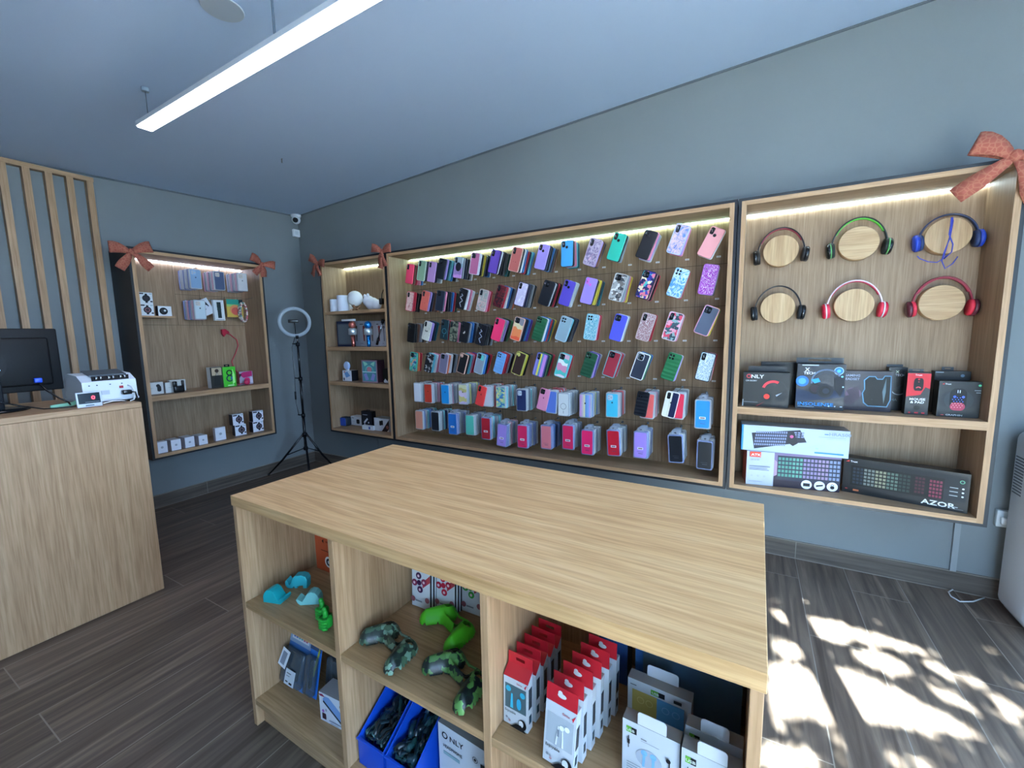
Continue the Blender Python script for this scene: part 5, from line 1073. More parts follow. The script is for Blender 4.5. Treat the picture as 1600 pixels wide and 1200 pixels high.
# bay 3
wb = lambda: [('c', .5, .5, .10, '#9aa2ae'), ('r', .35, .2, .65, .22, '#c0c4cc')]
for lab, pl, pr, pb, pt, x_, d in (('white cube box at the far left of the bottom bay', 246, 263, 709, 690, .30, .06), ('white cube box, second from the left of the bottom bay', 268.5, 284, 704, 686.5, .30, .10), ('white cube box, third from the left of the bottom bay', 290, 305, 699, 682.5, .30, .11), ('white cube box, fourth from the left of the bottom bay', 311.5, 325.3, 695, 680, .30, .11), ('larger white square box standing alone in the bottom bay', 337.5, 354, 689, 667.5, .275, .035)):
    lbox('charger_box', lab, 'box', pl, pr, pb, pt, x_, ZB2, d, front='#d9dce6', side='#b3aeb8', top='#c6c9d2', arts=wb())
x_ = .24
for col_, (pl, pr, pb, pt, lp) in enumerate(((366, 385, 681, 648, 'left'), (396, 414.5, 674.5, 643, 'right'))):
    ya = AX(pl, pb, x_)[0]; yb_ = AX(pr, pb, x_)[0]; hh = (AX(pl, pt, x_)[1]-ZB2)/2
    for k in (0, 1):
        sh = [(.012, .0), (.0, .006)][col_][k]
        carton('smartwatch_box', '%s smartwatch box of the %s stack in the bottom bay' % (['lower', 'upper'][k], lp), 'box', (x_, ya+sh, ZB2+k*(hh+.0005)), yb_-ya-.012, .06, hh-.0005, PI/2-.10*(1-k)*(1-col_), front='#d8dbe6', side='#262236', top='#c0c4ce', arts=wa())

# ================================================================== ON THE CASHIER COUNTER
KZ = 1.0695
t = thing('monitor', 'black computer monitor seen from behind on the cashier counter', 'monitor', (1.16, -2.48, KZ))
mb = MB(); mb.bbox(-.02, .012, -.275, .262, .085, .395, .006); mb.obj('bezel_shell', M('#06090d', .5, 0, 0, 1, .3), t)
mb = MB(); mb.bbox(.010, .030, -.235, .225, .115, .350, .010); mb.cyl((.03, 0, .225), (.0325, 0, .225), .075, 40); mb.obj('rear_cover', M('#05080c', .55, 0, 0, 1, .3), t)
mb = MB()
for a in range(200, 350, 22): mb.cyl((.0325, .055*math.cos(math.radians(a)), .225+.055*math.sin(math.radians(a))), (.0332, .055*math.cos(math.radians(a)), .225+.055*math.sin(math.radians(a))), .004, 10)
mb.obj('screw', CHROME, t)
mb = MB(); mb.bbox(.0, .035, -.05, .05, .012, .15, .006); mb.obj('stand_neck', M('#141b22', .3), t)
mb = MB(); mb.lathe([(.115, 0), (.125, .003), (.12, .012), (.04, .016)], 36, T=Matrix.Diagonal((.85, 1.1, 1, 1))); mb.obj('stand_base', M('#0b1015', .15), t)
mb = MB(); mb.bbox(.03, .052, .152, .180, .128, .152, .004); mb.obj('video_plug', M('#1d4fd0', .35), t)
q0 = Vector((1.16+.05, -2.48+.165, KZ+.128)); lam = lambda L: [Vector(p)-Vector((1.16, -2.48, KZ)) for p in L]
mb = MB(); mb.tube(lam([q0, (1.22, -2.295, KZ+.09), (1.25, -2.26, KZ+.045), (1.27, -2.235, KZ+.022), (1.25, -2.225, KZ+.008), (1.18, -2.22, KZ+.006)]), .004, 8); mb.obj('video_cable', BLACKG, t)
mb = MB(); mb.tube([(1.21, -2.62, KZ+.09), (1.24, -2.50, KZ+.075), (1.27, -2.40, KZ+.03), (1.30, -2.33, KZ+.006), (1.34, -2.26, KZ+.005), (1.33, -2.20, KZ+.005)], .003, 8)
tag(mb.obj('black_cable', BLACKG), 'thin black cable trailing across the counter before the monitor', 'cable')
mb = MB(); mb.prism([(-.05, -.012), (.03, -.012), (.055, -.004), (.05, .016), (.03, .006), (-.05, .0)], 0, .012, T=Matrix.Translation((1.25, -2.245, KZ+.013)) @ Matrix.Rotation(PI/2, 4, 'Z')); tag(mb.obj('green_tag', M('#8fd0b0', .5)), 'small mint green paper tag lying on the counter', 'tag')
t = thing('money_counter', 'white banknote counting machine on the cashier counter', 'money counter', (1.33, -2.197, KZ), (0, 0, PI/2))
# local: x along the counter (0..0.222), y goes away from the customer, z up
mb = MB(); mb.prism([(0, .018), (.0, .018), (.222, .018), (.222, .125), (.0, .125)], .0, .03, bev=.004); 
side = [(.0, .020), (.006, .118), (.07, .150), (.20, .158), (.25, .12), (.26, .05), (.25, .020)]
mb = MB(); n = len(side)
vs = [(.0+.004, y, z) for y, z in side]+[(.222, y, z) for y, z in side]
mb.add(vs, [(i, (i+1) % n, n+(i+1) % n, n+i) for i in range(n)]+[tuple(range(n))[::-1], tuple(range(n, 2*n))]); mb.obj('housing', M('#d6dce4', .4), t)
mb = MB(); mb.bbox(-.002, .226, -.004, .262, .012, .024, .003, seg=1); mb.obj('base_rim', M('#c3cad4', .4), t)
mb = MB(); mb.prism([(0, 0), (.150, 0), (.160, .035), (.008, .040)], 0, .004, T=Matrix.Translation((.045, .012, .122)) @ Matrix.Rotation(-.9, 4, 'X')); mb.obj('hopper_opening', M('#10151b', .4), t)
mb = MB(); mb.add([(.045, .04, .150), (.195, .04, .150), (.195, .15, .172), (.045, .15, .172), (.045, .04, .144), (.195, .04, .144), (.195, .15, .166), (.045, .15, .166)], [(0, 1, 2, 3), (7, 6, 5, 4), (0, 4, 5, 1), (1, 5, 6, 2), (2, 6, 7, 3), (3, 7, 4, 0)]); mb.obj('hopper_plate', M('#454e57', .4), t)
for a in (.060, .078, .110, .128, .158, .176): mb = MB(); mb.lathe([(.009, 0), (.009, .010)], 14, T=Matrix.Translation((a, .020, .135)) @ Matrix.Rotation(PI/2, 4, 'Y')); mb.obj('roller', CHROME, t)
mb = MB(); mb.box(.148, .164, -.0015, .002, .075, .088); mb.obj('power_switch', M('#b02030', .3), t)
mb = MB(); mb.box(.074, .106, -.001, .002, .048, .070); mb.obj('rating_label', M('#b8bfc9', .5), t)
mb = MB(); [mb.cyl((a, .002, .10-.0*a), (a, -.001, .10), .0032, 10) for a in (.03, .06, .112, .16)]; mb.obj('screw', M('#5a6672', .3, .8), t)
mb = MB(); mb.bbox(.150, .190, -.030, .0, .040, .064, .005); mb.tube([(.185, -.025, .052), (.200, -.035, .050), (.205, -.035, .02), (.200, -.02, -.0+.004), (.18, .0, .004)], .004, 8); mb.obj('power_plug', BLACKG, t)
mb = MB(); mb.tube([(.182, -.002, .088), (.196, -.014, .082), (.200, -.030, .050), (.192, -.032, .01), (.175, -.03, .004)], .003, 8); mb.obj('white_lead', WHITE, t)
for a in (.02, .2): mb = MB(); mb.cyl((a, .02, 0), (a, .02, .014), .008); mb.cyl((a, .235, 0), (a, .235, .014), .008); mb.obj('rubber_foot', BLACK, t)
t = thing('customer_display', 'small white framed customer display showing a red zero', 'display', (1.392, -2.236, KZ), (-.12, 0, PI/2))
mb = MB(); mb.bbox(0, .094, 0, .012, 0, .076, .003); mb.obj('display_frame', M('#cfd8e2', .35), t)
mb = MB(); mb.box(.006, .088, -.001, .001, .018, .070); mb.obj('display_glass', M('#1c2730', .15), t)
mb = MB(); n = 8; mb.tube([(.062+.0052*math.cos(2*PI*k/14), -.0018, .046+.0075*math.sin(2*PI*k/14)) for k in range(14)], .0016, 6, closed=True); mb.obj('red_digit', M('#ff3040', .4, 0, 6), t)
mb = MB(); mb.box(.030, .062, -.0012, .0005, .006, .011); mb.box(.03, .084, -.0016, -.001, .024, .026, 1); mb.obj('printed_picture', [M('#4a5a68'), M('#7c8690')], t)
mb = MB(); mb.tube([(1.39, -2.14, KZ+.01), (1.385, -2.10, KZ+.016), (1.37, -2.06, KZ+.012), (1.35, -2.035, KZ+.004)], .0026, 6); tag(mb.obj('white_cable', WHITE), 'thin white cable on the counter beside the customer display', 'cable')

# ================================================================== IN THE ISLAND
def on(u, v, z=S1): return IP(u, v, z+.0008)
def ibox(name, label, cat, u, v, z, w, d, h, rz=0, **kw): return carton(name, label, cat, IP(u, v, z+.0008), w, d, h, TR+rz, **kw)
# turquoise animal phone stands
def stand(name, label, outline, thick, u, v, rz, color, s):
    t = thing(name, label, 'phone stand', on(u, v), (0, 0, TR+rz), 'turquoise animal phone stands'); mb = MB(); mb.prism([(x*s, z*s) for x, z in outline], 0, thick, bev=.0012); mb.obj('stand_body', M(color, .45), t); return t
whale = [(0, .0), (0, .018), (.004, .030), (.014, .042), (.028, .046), (.040, .040), (.050, .024), (.058, .012), (.066, .016), (.074, .024), (.079, .020), (.074, .008), (.066, .0)]
whale_m = [(.09-x, z) for x, z in whale][::-1]
eleph = [(.010, .0), (.022, .0), (.022, .006), (.028, .006), (.028, .0), (.036, .0), (.036, .008), (.058, .010), (.058, .0), (.070, .0), (.072, .030), (.066, .042), (.052, .046), (.030, .044), (.022, .034), (.016, .018), (.008, .012), (.006, .022), (.001, .030), (-.004, .024), (-.004, .010), (.002, .002)]
stand('whale_phone_stand', 'deep turquoise whale-shaped phone stand, leftmost of the three animal stands', whale, .040, .077, .030, .30, '#12a0a6', 1.05)
stand('elephant_phone_stand', 'light turquoise elephant-shaped phone stand at the back', eleph, .030, .072, .118, .50, '#38bcc8', 1.08)
stand('whale_phone_stand', 'pale mint whale-shaped phone stand with tail to the left', whale_m, .034, .188, .068, .58, '#86cfcc', 1.0)
t = thing('thumbs_up_stand', 'bright green phone stand of two small thumbs-up fists', 'phone stand', on(.322, .055), (0, 0, TR))
for k, (a, b_) in enumerate(((0, .01), (.050, -.014))):
    mb = MB(); mb.bbox(a, a+.030, b_, b_+.030, 0, .040, .008, seg=3)
    for q in range(4): mb.tube([(a-.001, b_+.004, .006+.0095*q), (a+.004, b_-.002, .006+.0095*q), (a+.024, b_-.002, .006+.0095*q), (a+.031, b_+.006, .006+.0095*q)], .0052, 8)
    mb.tube([(a+.015, b_+.012, .036), (a+.016, b_+.012, .052), (a+.013, b_+.011, .062)], [.009, .008, .007], 10); mb.ball((a+.013, b_+.011, .063), .0075, n=8); mb.obj('fist', M('#22a838', .4), t)
mb = MB(); mb.tube([(.025, .022, .012), (.040, .030, .014), (.058, .016, .012)], .009, 8); mb.obj('bridge', M('#1c9432', .4), t)
ibox('orange_box', 'orange box with round white prints at the back of the first pigeonhole', 'box', .045, .262, S1, .125, .08, .215, front='#c4532f', side='#a84426', arts=[('c', .62, .20, .105, '#e2ddd8'), ('c', .62, .20, .07, '#3a3c48'), ('c', .62, .20, .03, '#d8d8d8'), ('c', .40, .86, .10, '#e2ddd8'), ('c', .40, .86, .065, '#4a4c58'), ('p', [(.36, .58), (.44, .62), (.44, .54)], '#3c2420'), ('r', .55, .57, .8, .60, '#9c4028'), ('r', .3, .40, .8, .41, '#3c2420')])
# blisters, lower left pigeonhole
def blister(label, u, v, w, h, rx, rz, lower, top, extra=()):
    t = thing('blister_pack', label, 'blister pack', on(u, v, S0), (rx, 0, TR+rz*0), 'blister packs in the lower left pigeonhole')
    mb = MB(); mb.bbox(0, w, 0, .003, 0, h, .001, seg=1); mb.obj('backing_card', M(lower, .35), t)
    mb = MB(); mb.bbox(.004, w-.004, -.022, .0, .012, h*.62, .008, seg=2); mb.obj('blister', M('#5d6b76', .08, 0, 0, .55, .9), t)
    mb = MB(); mb.bbox(.025, w-.03, -.014, -.002, .03, h*.55, .008, seg=2); mb.obj('contents', M('#151b22', .3), t)
    art_parts(t, w, h, [('r', 0, .68, 1, 1, top)]+list(extra), loc=(0, -.0228 if False else 0, 0)); return t
blister('blister pack with a white label sticker, front left of the packs', .026, .098, .125, .215, -.30, -.42, '#3a6fb0', '#8fa6c4', [('r', .1, .74, .9, .96, '#d8dce4'), ('kb', .15, .76, .85, .94, 3, 6, ['#3a5fb0', '#4fa0a8', '#b04a6a'])])
b1 = blister('blister pack with a grey photo tag hanging over its corner', .024, .165, .11, .225, -.22, -.42, '#2a6fc0', '#6a7c98', [('r', .1, .72, .6, .95, '#c0c6d0')])
blister('blue edged blister pack with a yellow green strip inside', .156, .105, .062, .235, -.22, -.42, '#1f6fc8', '#304a70', [('p', [(.4, .3), (.8, .75), (.9, .7), (.6, .3)], '#a8b04a')])
blister('dark blister pack farthest right among the blue edged packs', .224, .150, .10, .225, -.15, -.42, '#20304a', '#161c26')
t = thing('swing_tag', 'small white tag with grey print on the blister packs', 'tag', IP(.030, .085, S0+.085), (-.30, .25, TR)); mb = MB(); mb.bbox(0, .042, 0, .0012, 0, .065, .0005, seg=1); mb.obj('card', M('#dfe2ea', .4), t); art_parts(t, .042, .065, [('r', .2, .15, .75, .85, '#8a90a0')])
t = thing('white_label_card', 'square white barcode card on the front blister pack', 'label', IP(.072, .078, S0+.028), (-.30, 0, TR)); mb = MB(); mb.bbox(0, .055, -.0014, 0, 0, .052, .0004, seg=1); mb.obj('card', M('#cfd6e0', .4), t); art_parts(t, .055, .052, [('r', .15, .72, .6, .78, '#6a7078'), ('r', .15, .55, .5, .6, '#8a9098'), ('r', .15, .18, .4, .26, '#3a3e48'), ('r', .55, .12, .85, .24, '#2a2e38')], loc=(0, -.0014, 0))
ibox('speaker_box', 'white box with a blue speaker picture and hang flap, lower left pigeonhole', 'box', .300, .066, S0, .145, .06, .105, rz=.08, front='#dbdfea', side='#b9bcc8', top='#a9a8ac', tab=(.35, .98, .035, '#c6c8ce', False, .9),
    arts=[('p', [(.12, .80), (.2, .92), (.32, .92), (.88, .38), (.88, .22), (.74, .18), (.62, .26), (.14, .68)], '#7fa6dc'), ('p', [(.12, .70), (.70, .16), (.76, .18), (.14, .76)], '#2c3a5c'), ('ring', .72, .80, .085, .065, '#3c2a34'), ('p', [(.0, .93), (.12, .97), (.2, .90), (.05, .88)], '#a01c50'), ('r', .08, .10, .20, .30, '#5c3a4c'), ('c', .12, .38, .05, '#b06ac0'), ('r', .3, .12, .72, .15, '#8a90a8'), ('r', .34, .06, .6, .08, '#9aa0b4'), ('r', .2, .42, .25, .5, '#a8a8c0')])
# fidget spinner card packs, upper middle
for k, (u, v, c1, c2, cnt, lab) in enumerate(((.545, .272, '#6a2a6c', '#8a2c4c', 4, 'purple'), (.628, .298, '#c01f3c', '#b01c38', 4, 'red'), (.715, .330, '#3aa03c', '#4aa848', 2, 'green'))):
    for j in range(cnt):
        sp_art = [('r', .0, .82, .62, .97, '#5a6068'), ('p', [(.6, .45), (1, .62), (1, .78), (.6, .58)], '#a83c44')] + [('c', .42+.26*math.cos(a), .56+.15*math.sin(a), .075, c1 if i % 2 else c2) for i, a in enumerate((.2, 1.7, 3.3, 4.9))] + [('c', .42, .56, .06, c1)] + [('c', .42+.26*math.cos(a), .56+.15*math.sin(a), .03, '#e8c8d0') for a in (.2, 1.7, 3.3, 4.9)] + [('c', .1, .17, .06, '#9c5a60'), ('c', .88, .22, .06, '#9c5a60'), ('r', .25, .14, .6, .17, '#8a8e94')]
        carton('spinner_pack', ('white card pack with %s spinner print, front of its stack in the middle pigeonhole' % lab) if j == 0 else 'white card pack, %s behind the %s spinner one' % (ORD[j+1], lab), 'card pack', IP(u+.004*j, v+.0105*j, S1+.0012), .078, .008, .155, TR+.03, front='#d5d8da', side='#1c1e24', top='#2a2c32', arts=sp_art if j == 0 else (), rx=-.06, group='spinner card packs')
# controller skins
def skin_mat(kind):
    if kind == 'green': return M('#4fb81c', .55)
    return P_('camo', *(['#1c2b26', '#3f5a44', '#15201e', '#6f8f7c', '#28392f'] if kind == 'a' else ['#14241f', '#47743a', '#10181c', '#5a8a48', '#16262c']))
def controller(label, cu, cv, rz, kind, s=1):
    N_ = 60; x0, x1, y0, y1 = -.085, .085, -.065, .05
    def sd(x, y):
        ax = abs(x)
        # handle capsule from (.050,.010) to (.066,-.045)
        def cap(px, py, ax_, ay, bx, by, r0, r1):
            vx, vy = bx-ax_, by-ay; t = max(0, min(1, ((px-ax_)*vx+(py-ay)*vy)/(vx*vx+vy*vy))); return math.hypot(px-ax_-vx*t, py-ay-vy*t)-(r0+(r1-r0)*t)
        d1 = cap(ax, y, .044, .016, .066, -.036, .028, .022)
        d2 = max(ax-.045, abs(y+.002)-.011)
        k = .012; h = max(0, min(1, .5+.5*(d2-d1)/k)); return d2*(1-h)+d1*h-k*h*(1-h)
    vs = {}; mb = MB(); V = []; F = []
    def vid(i, j):
        if (i, j) not in vs:
            x = x0+(x1-x0)*i/N_; y = y0+(y1-y0)*j/44; d = sd(x, y)
            # pull border vertices onto the outline
            if d > -.0015:
                e = 1e-4; gx_ = (sd(x+e, y)-sd(x-e, y))/(2*e); gy_ = (sd(x, y+e)-sd(x, y-e))/(2*e); x -= gx_*d; y -= gy_*d; d = 0
            z = .004+.034*min(1, (max(0, -d)/.020))**.5
            vs[(i, j)] = len(V); V.append((x*s, y*s, z*s))
        return vs[(i, j)]
    holes = [(-.046, .020, .0105), (.030, .000, .010), (.048, .022, .011)]
    for i in range(N_):
        for j in range(44):
            x = x0+(x1-x0)*(i+.5)/N_; y = y0+(y1-y0)*(j+.5)/44
            if sd(x, y) < -.0005 and not any(math.hypot(x-a, y-b_) < r for a, b_, r in holes): F.append((vid(i, j), vid(i+1, j), vid(i+1, j+1), vid(i, j+1)))
    mb.add(V, F, 0, True)
    t = thing('controller_skin', label, 'controller skin', on(cu, cv, S1+.004), (0, 0, TR+rz), 'silicone controller skins'); o = mb.obj('skin', skin_mat(kind), t)
    sm = o.modifiers.new('thickness', 'SOLIDIFY'); sm.thickness = .003; sm.offset = -1; sb = o.modifiers.new('smooth', 'SUBSURF'); sb.levels = 1; sb.render_levels = 1
    mb = MB(); mb.tube([(-.035*s, .030*s, .028*s), (0, .026*s, .022*s), (.035*s, .030*s, .028*s)], .0035, 8); mb.obj('shoulder_band', skin_mat(kind), t); return t
controller('dull camouflage controller skin lying leftmost on the middle shelf', .641, .090, -.28, 'a', 1.16)
controller('plain bright green controller skin lying behind the camouflage ones', .742, .236, -.38, 'green', 1.18)
controller('glossy green and black camouflage controller skin by the right divider', .884, .092, -.34, 'b', 1.18)
# blue bins with crumpled packets
def bin_(label, u, v, w, d, h, seed):
    t = thing('storage_bin', label, 'bin', IP(u, v, S0+.0008), (0, 0, TR), 'blue plastic storage bins'); T_ = .003; f = .5
    mb = MB(); O_ = [(0, 0), (w, 0), (w, d), (0, d)]
    def wall(a, b_, ha, hb, inn):
        (ax, ay), (bx, by) = a, b_; ix, iy = inn
        mb.add([(ax, ay, 0), (bx, by, 0), (bx, by, hb), (ax, ay, ha), (ax+ix, ay+iy, 0), (bx+ix, by+iy, 0), (bx+ix, by+iy, hb), (ax+ix, ay+iy, ha)], [(0, 1, 2, 3), (7, 6, 5, 4), (3, 2, 6, 7), (0, 4, 5, 1), (0, 3, 7, 4), (1, 5, 6, 2)])
    wall((0, 0), (w, 0), h*f, h*f, (0, T_)); wall((0, d), (w, d), h, h, (0, -T_))
    for x, ix in ((0, T_), (w, -T_)): wall((x, 0), (x, d*.45), h*f, h, (ix, 0)); wall((x, d*.45), (x, d), h, h, (ix, 0))
    mb.box(0, w, 0, d, 0, T_); mb.bbox(-.003, w+.003, -.004, .002, h*f-.006, h*f, .001, seg=1); mb.obj('bin_shell', M('#1450c8', .35), t)
    r = random.Random(seed); mb = MB()
    for k in range(110):
        cx, cy = r.uniform(.02, w-.02), r.uniform(.015, d-.02); cz = h*f*.86+(cy/d)*h*.36+r.uniform(-.01, .012); a = r.uniform(-.9, .9)+PI/2; L = r.uniform(.02, .045); b_ = r.uniform(.15, .6)
        c, s_ = math.cos(a), math.sin(a)
        pts = [(min(w-.017, max(.017, cx+c*L*q)), min(d-.017, max(.017, cy+s_*L*q)), cz+b_*.02*(1-q*q)+.004*math.sin(q*5+k)) for q in (-1, -.5, 0, .5, 1)]
        mb.ribbon(pts, Vector((-s_*.012, c*.012, r.uniform(-.008, .014))), .001, r.randrange(3))
    o = mb.obj('packets', [M('#1d3a44', .15), M('#2a5658', .12), M('#16262e', .2)], None, IP(u, v, S0+.0008), (0, 0, TR)); tag(o, 'dark green wrapped packets crumpled in the %s' % label, 'packets', None, 'stuff'); return t
bin_('left one of two blue open-front storage bins', .535, .030, .108, .30, .175, 3)
bin_('right one of two blue open-front storage bins', .652, .030, .108, .30, .175, 4)
t = thing('tape_roll', 'clear plastic roll standing at the back of the left blue bin', 'roll', IP(.589, .245, S0+.158)); mb = MB(); Q = Matrix.Rotation(PI/2, 4, 'X'); mb.lathe([(.026, -.012), (.042, -.012), (.042, .012), (.026, .012), (.026, -.012)], 28, T=Q); mb.obj('clear_roll', M('#9aa8cc', .12, 0, 0, .6), t)
ibox('headphone_box', 'white headphone box with a large black brand word, right of the blue bins', 'box', .790, .105, S0, .185, .10, .200, rz=-.05, front='#cdd2da', side='#a9adb4', top='#9b9c9c',
    arts=[('t', 'NLY', .235, .80, .085, '#14181e', 'l', 1.15), ('ring', .135, .845, .052, .034, '#14181e'), ('t', 'HEADPHONE', .10, .66, .05, '#3a3e46', 'l', .85), ('r', .10, .55, .42, .60, '#8fb0b8'), ('ring', .72, .78, .045, .037, '#3a3e46'), ('c', .72, .78, .02, '#3a3e46'), ('r', .82, 0, 1, .78, '#10202c')])
p = IP(.845, .135, S0+.2018); mb = MB(); mb.prism([(-.035, -.012), (.035, -.012), (.042, .010), (-.028, .010)], 0, .0012, T=Matrix.Rotation(PI/2, 4, 'X')); tag(mb.obj('label_flap', M('#1c1e24', .3), None, (p.x+.02, p.y, p.z+.0015), (0, 0, TR-.05)), 'black label sticker on top of the large-word headphone box', 'label')
# earphone boxes, two rows
def ear(label, u, v, kind, s=1, rz=-.04):
    w, d, h = .066, .022, .138
    if kind == 'wide': w, h = .071, .157
    t = thing('earphone_box', label, 'box', IP(u, v, S1+.0025+(.004 if 'large' in label and 'front' in label else 0)), (-.03 if kind != 'wide' else -.05, .05 if 'large' in label and 'front' in label else 0, TR+rz), 'red and white earphone boxes')
    mb = MB(); tw = .030
    if kind == 'wide':
        mb.box(0, w, 0, d, 0, h*.90, 0); ty, tz = 0, h*.90; tw = .040
    else:
        mb.box(0, w, 0, d, 0, h*.86, 0); ty, tz = d, h*.94
        mb.add([(0, 0, h*.86), (w, 0, h*.86), (w, d, h), (0, d, h)], [(0, 1, 2, 3)], 1); mb.add([(0, 0, h*.86), (0, d, h), (0, d, h*.86)], [(0, 1, 2)], 0); mb.add([(w, 0, h*.86), (w, d, h*.86), (w, d, h)], [(0, 1, 2)], 0); mb.add([(0, d, h*.86), (w, d, h*.86), (w, d, h), (0, d, h)], [(0, 1, 2, 3)], 1)
    mb.obj('carton', [M('#c3c8cf', .4), M('#b81c2a', .4)], t)
    hm = MB(); x0, x1 = 0, w
    if kind == 'wide': hm.box(x0, x1, ty, ty+.0012, tz, tz+tw); hm.prism(circ(w/2, tz+tw*.55, .010, 14, .005)+[], ty-.0006, ty, 1); hm.prism(circ(w/2-.004, tz+tw*.68, .005, 12), ty-.0007, ty-.0001, 1)
    else: hm.box(x0, w/2-.012, ty, ty+.0012, tz, tz+tw+.006); hm.box(w/2+.012, x1, ty, ty+.0012, tz, tz+tw+.006); hm.box(w/2-.012, w/2+.012, ty, ty+.0012, tz, tz+tw*.60); hm.box(w/2-.012, w/2+.012, ty, ty+.0012, tz+tw*.85, tz+tw+.006)
    hm.obj('hang_tab', [M('#b81c2a', .4), M('#d5d8dc', .4)], t)
    blue = kind == 'blue'
    art = [('r', .07, .30, .93, .74, '#4a6068' if blue else '#a7b0ba'), ('t', 'Genius', .55, .79, .035, '#b03040', 'l', .8), ('p', [(.86, .80), (.97, .86), (.90, .76)], '#c02030'), ('t', 'Enjoyable', .08, .235, .045, '#33363e', 'l', .9)]
    if blue: art += [('c', .22, .66, .05, '#2fa8c8'), ('c', .80, .64, .05, '#2fa8c8'), ('p', [(.30, .34), (.34, .60), (.40, .60), (.42, .34)], '#3ab0d0'), ('p', rrect(.18, .20, .08, 3, .66, .46), '#2fa0c8')]
    else: art += [('p', [(.38, .32), (.44, .60), (.47, .60), (.43, .32)], '#eceef0'), ('p', [(.60, .32), (.58, .56), (.61, .56), (.65, .32)], '#eceef0'), ('c', .57, .60, .035, '#f0f2f4'), ('c', .74, .62, .035, '#f0f2f4'), ('r', .44, .46, .50, .56, '#7a8490')]
    art += [('c', .80, .12, .078, '#17181e', 1.1), ('c', .75, .13, .046, '#d5d8dc', 1.3), ('p', [(.30, .0), (.55, .09), (.75, .10), (.95, .0)], '#17181e'), ('c', .16, .14, .02, '#8a8e98'), ('c', .28, .10, .02, '#b08a90')]
    if 'front of' in label: art_parts(t, w, h, art)
    mb = MB(); mb.box(w, w+.0006, .004, d-.004, .055, .105); mb.obj('side_window', M('#36424e', .2), t)
    mb = MB(); mb.box(w, w+.0006, .006, d-.006, .018, .038); mb.obj('side_window', M('#2a4a5c', .2), t)
    return t
for k in range(5): ear(['blue earphone box, front of the left row of red and white boxes'][0] if k == 0 else 'red-topped earphone box, %s behind the blue earphone one' % ORD[k], 1.047+.003*k, .050+.034*k, 'blue')
for k in range(6): ear('large white earphone box, front of the right row of red and white boxes' if k == 0 else 'red-tabbed earphone box, %s behind the large white earphone one' % ORD[k], 1.168+.007*k, .012+.036*k, 'wide', rz=-.05)
# navy boxes at the back
ibox('navy_box', 'navy blue box with pale line drawing at the back of the right pigeonhole', 'box', 1.20, .292, S1, .075, .05, .24, front='#2c4c80', side='#13203a', arts=[('r', .3, .34, .34, .5, '#4a5c78'), ('r', .5, .34, .54, .5, '#4a5c78'), ('t', 'C20', .25, .55, .07, '#5a6c88'), ('r', .2, .52, .7, .53, '#4a5c78')])
ibox('navy_box', 'large dark navy box filling the back of the right pigeonhole', 'box', 1.300, .272, S1, .235, .09, .27, front='#52708a', side='#2a4a80', arts=[('r', 0, 0, .08, 1, '#2f5f9c')])
# white earphone boxes at the right
def usb(label, u, v, w, h, kind, col='#7ab0dc'):
    t = ibox('earphone_carton', label, 'box', u, v, S1, w, .030, h, rz=-.03, front='#c2c7cf', side='#9a9da4', top='#8f8d8b', tab=(.27, .77, .028, '#d0d3da', False, .02 if kind != 'two' else .9), group='white earphone cartons',
        arts=([('r', .38, .83, .50, .93, '#62a83c'), ('r', .50, .83, .60, .93, '#20262e'), ('t', 'USB', .40, .855, .05, '#d8e0d8', 'l', 1.1), ('r', .08, .30, .48, .80, '#b8a458'), ('r', .48, .30, .90, .80, '#5c9ccc'), ('arc', .22, .62, .07, .055, 0, 360, '#d0c078'), ('arc', .36, .62, .07, .055, 0, 360, '#d0c078'), ('arc', .62, .62, .07, .055, 0, 360, '#84b8e0'), ('arc', .78, .62, .07, .055, 0, 360, '#84b8e0'), ('r', .74, .86, .86, .92, '#4a4e58'), ('r', .05, .90, .15, .915, '#5a5e68')] if kind == 'two' else
              [('r', .07, .80, .165, .90, '#62a83c'), ('r', .165, .80, .26, .90, '#20262e'), ('t', 'USB', .08, .825, .045, '#d8e0d8', 'l', 1.2), ('c', .48, .47, .20, '#a8aebc', .8), ('c', .40, .56, .05, col), ('c', .56, .56, .05, col), ('p', [(.38, .54), (.43, .54), (.41, .32), (.37, .32)], col), ('p', [(.54, .54), (.59, .54), (.58, .32), (.54, .32)], col), ('r', .34, .79, .44, .80, '#5a5e68'), ('r', .34, .76, .66, .765, '#9a9ea8'),
               ('r', .115, .55, .13, .76, '#2a2e36'), ('r', .10, .62, .145, .70, '#2a2e36'), ('c', .82, .64, .035, '#2a2e36', 1.0), ('r', .83, .30, .85, .62, '#2a2e36'), ('r', .10, .30, .35, .31, '#8a8e98'), ('r', .10, .26, .30, .27, '#8a8e98'), ('r', .10, .22, .33, .23, '#8a8e98'), ('r', .10, .18, .30, .19, '#8a8e98')]))
    return t
usb('white carton with yellow and blue earphone panels, behind the oval-window one', 1.303, .190, .138, .118, 'two')
usb('white carton with blue earphones in an oval window and rounded tab', 1.324, .070, .112, .128, 'one')
usb('white carton half hidden behind the frontmost right one', 1.440, .105, .100, .138, 'one', '#8ab8a8')
usb('white carton with green earphones in an oval window, rightmost', 1.440, .055, .100, .136, 'one', '#7cc09a')

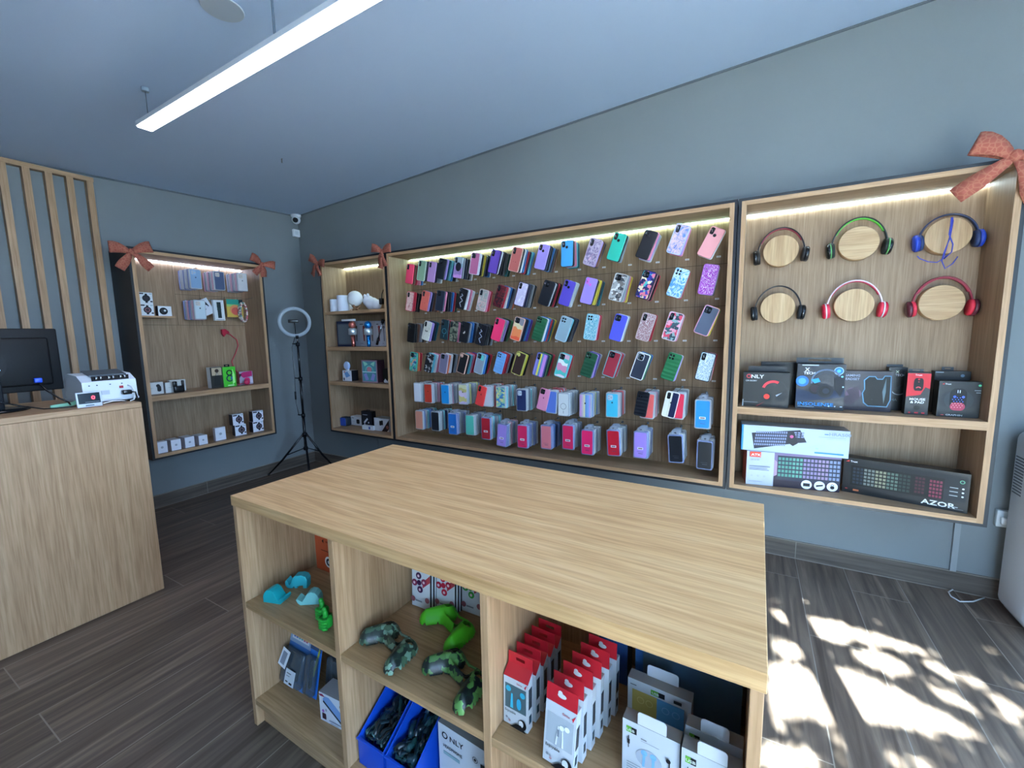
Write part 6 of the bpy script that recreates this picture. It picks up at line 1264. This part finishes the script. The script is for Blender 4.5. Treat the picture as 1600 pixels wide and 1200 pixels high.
# ================================================================== TREE OUTSIDE THE DOOR
t = thing('street_tree', 'leafy street tree outside the glass door', 'tree', (6.5, -6.6, -.04))
mb = MB(); mb.tube([(0, 0, 0), (.05, 0, 1.5), (.0, .1, 3.0), (.1, .1, 4.6), (.05, .2, 6.2)], [.16, .13, .11, .08, .04], 10)
for a in range(7):
    c, s_ = math.cos(a*.9), math.sin(a*.9); mb.tube([(0, .1, 3+.3*a), (c*.7, s_*.7+.1, 3.6+.3*a), (c*1.5, s_*1.5+.1, 3.9+.35*a)], [.06, .04, .015], 6)
mb.obj('trunk', M('#5b4a3a', .9), t)
r = random.Random(11); mb = MB()
def leaf(c, k_=1):
    a, b_, g = r.uniform(0, 2*PI), r.uniform(-.7, .7), r.uniform(0, 2*PI); Q = Matrix.Translation(Vector(c)) @ Euler((b_, g, a)).to_matrix().to_4x4(); L = r.uniform(.05, .10)*k_
    mb.add([(0, -L, 0), (L*.5, 0, .01), (0, L, 0), (-L*.5, 0, .01)], [(0, 1, 2, 3)], 0, False, Q)
base_t = Vector((6.5, -6.6, -.04))
# low foliage sprays with sun gaps between them; the gaps are given as the patches of light they leave on the shop floor
GAPS = [[(70, 205), (170, 205), (245, 275), (200, 295), (120, 260)], [(235, 222), (330, 232), (700, 328), (830, 370), (1070, 465), (980, 470), (700, 425), (640, 400), (500, 410), (360, 355)],
        [(80, 400), (160, 370), (240, 400), (320, 490), (230, 505), (130, 480)], [(560, 440), (700, 430), (900, 520), (960, 590), (840, 600), (650, 535)], [(970, 505), (1080, 490), (1200, 540), (1390, 640), (1330, 665), (1150, 625)],
        [(70, 510), (220, 515), (400, 570), (470, 740), (530, 880), (440, 890), (70, 825)], [(415, 508), (560, 545), (900, 700), (1150, 830), (1405, 965), (1330, 985), (1000, 915), (800, 905), (680, 910), (600, 840), (480, 640)],
        [(1310, 415), (1440, 415), (1580, 475), (1500, 495)], [(1400, 700), (1600, 620), (1600, 930), (1470, 850)], [(1000, 620), (1200, 700), (1350, 800), (1300, 825), (1050, 700)],
        [(-100, 1000), (200, 1000), (330, 1050), (500, 1143), (-100, 1143)], [(450, 1050), (600, 1060), (640, 1110), (520, 1115)], [(770, 1060), (950, 1080), (1150, 1143), (800, 1143)], [(1250, 760), (1350, 790), (1350, 830), (1280, 815)]]
GAPS = [[hit(1180+a/3.81, 900+b_/3.81, 2, 0) for a, b_ in g] for g in GAPS]
def inside(x, y, poly):
    c = False
    for i in range(len(poly)):
        p, q = poly[i], poly[i-1]
        if (p.y > y) != (q.y > y) and x < (q.x-p.x)*(y-p.y)/(q.y-p.y)+p.x: c = not c
    return c
for k in range(15000):
    fx, fy = r.uniform(4.25, 5.75), r.uniform(-2.3, -.45)
    if any(inside(fx, fy, g) for g in GAPS): continue
    if fy < -1.45 and (fx*5) % 1 < .35: continue
    P = Vector((fx, fy, 0)) + SUN*(4.9+r.uniform(-.4, .4)); leaf(P-base_t, .38)
for k in range(700):
    q = Vector((r.gauss(0, 1), r.gauss(0, .8), r.gauss(0, .7))); P = Vector((6.4, -6.7, 5.4))+q*.45; leaf(P-base_t)
o = mb.obj('foliage', M('#4a6b2c', .6), t); o['kind'] = 'stuff'
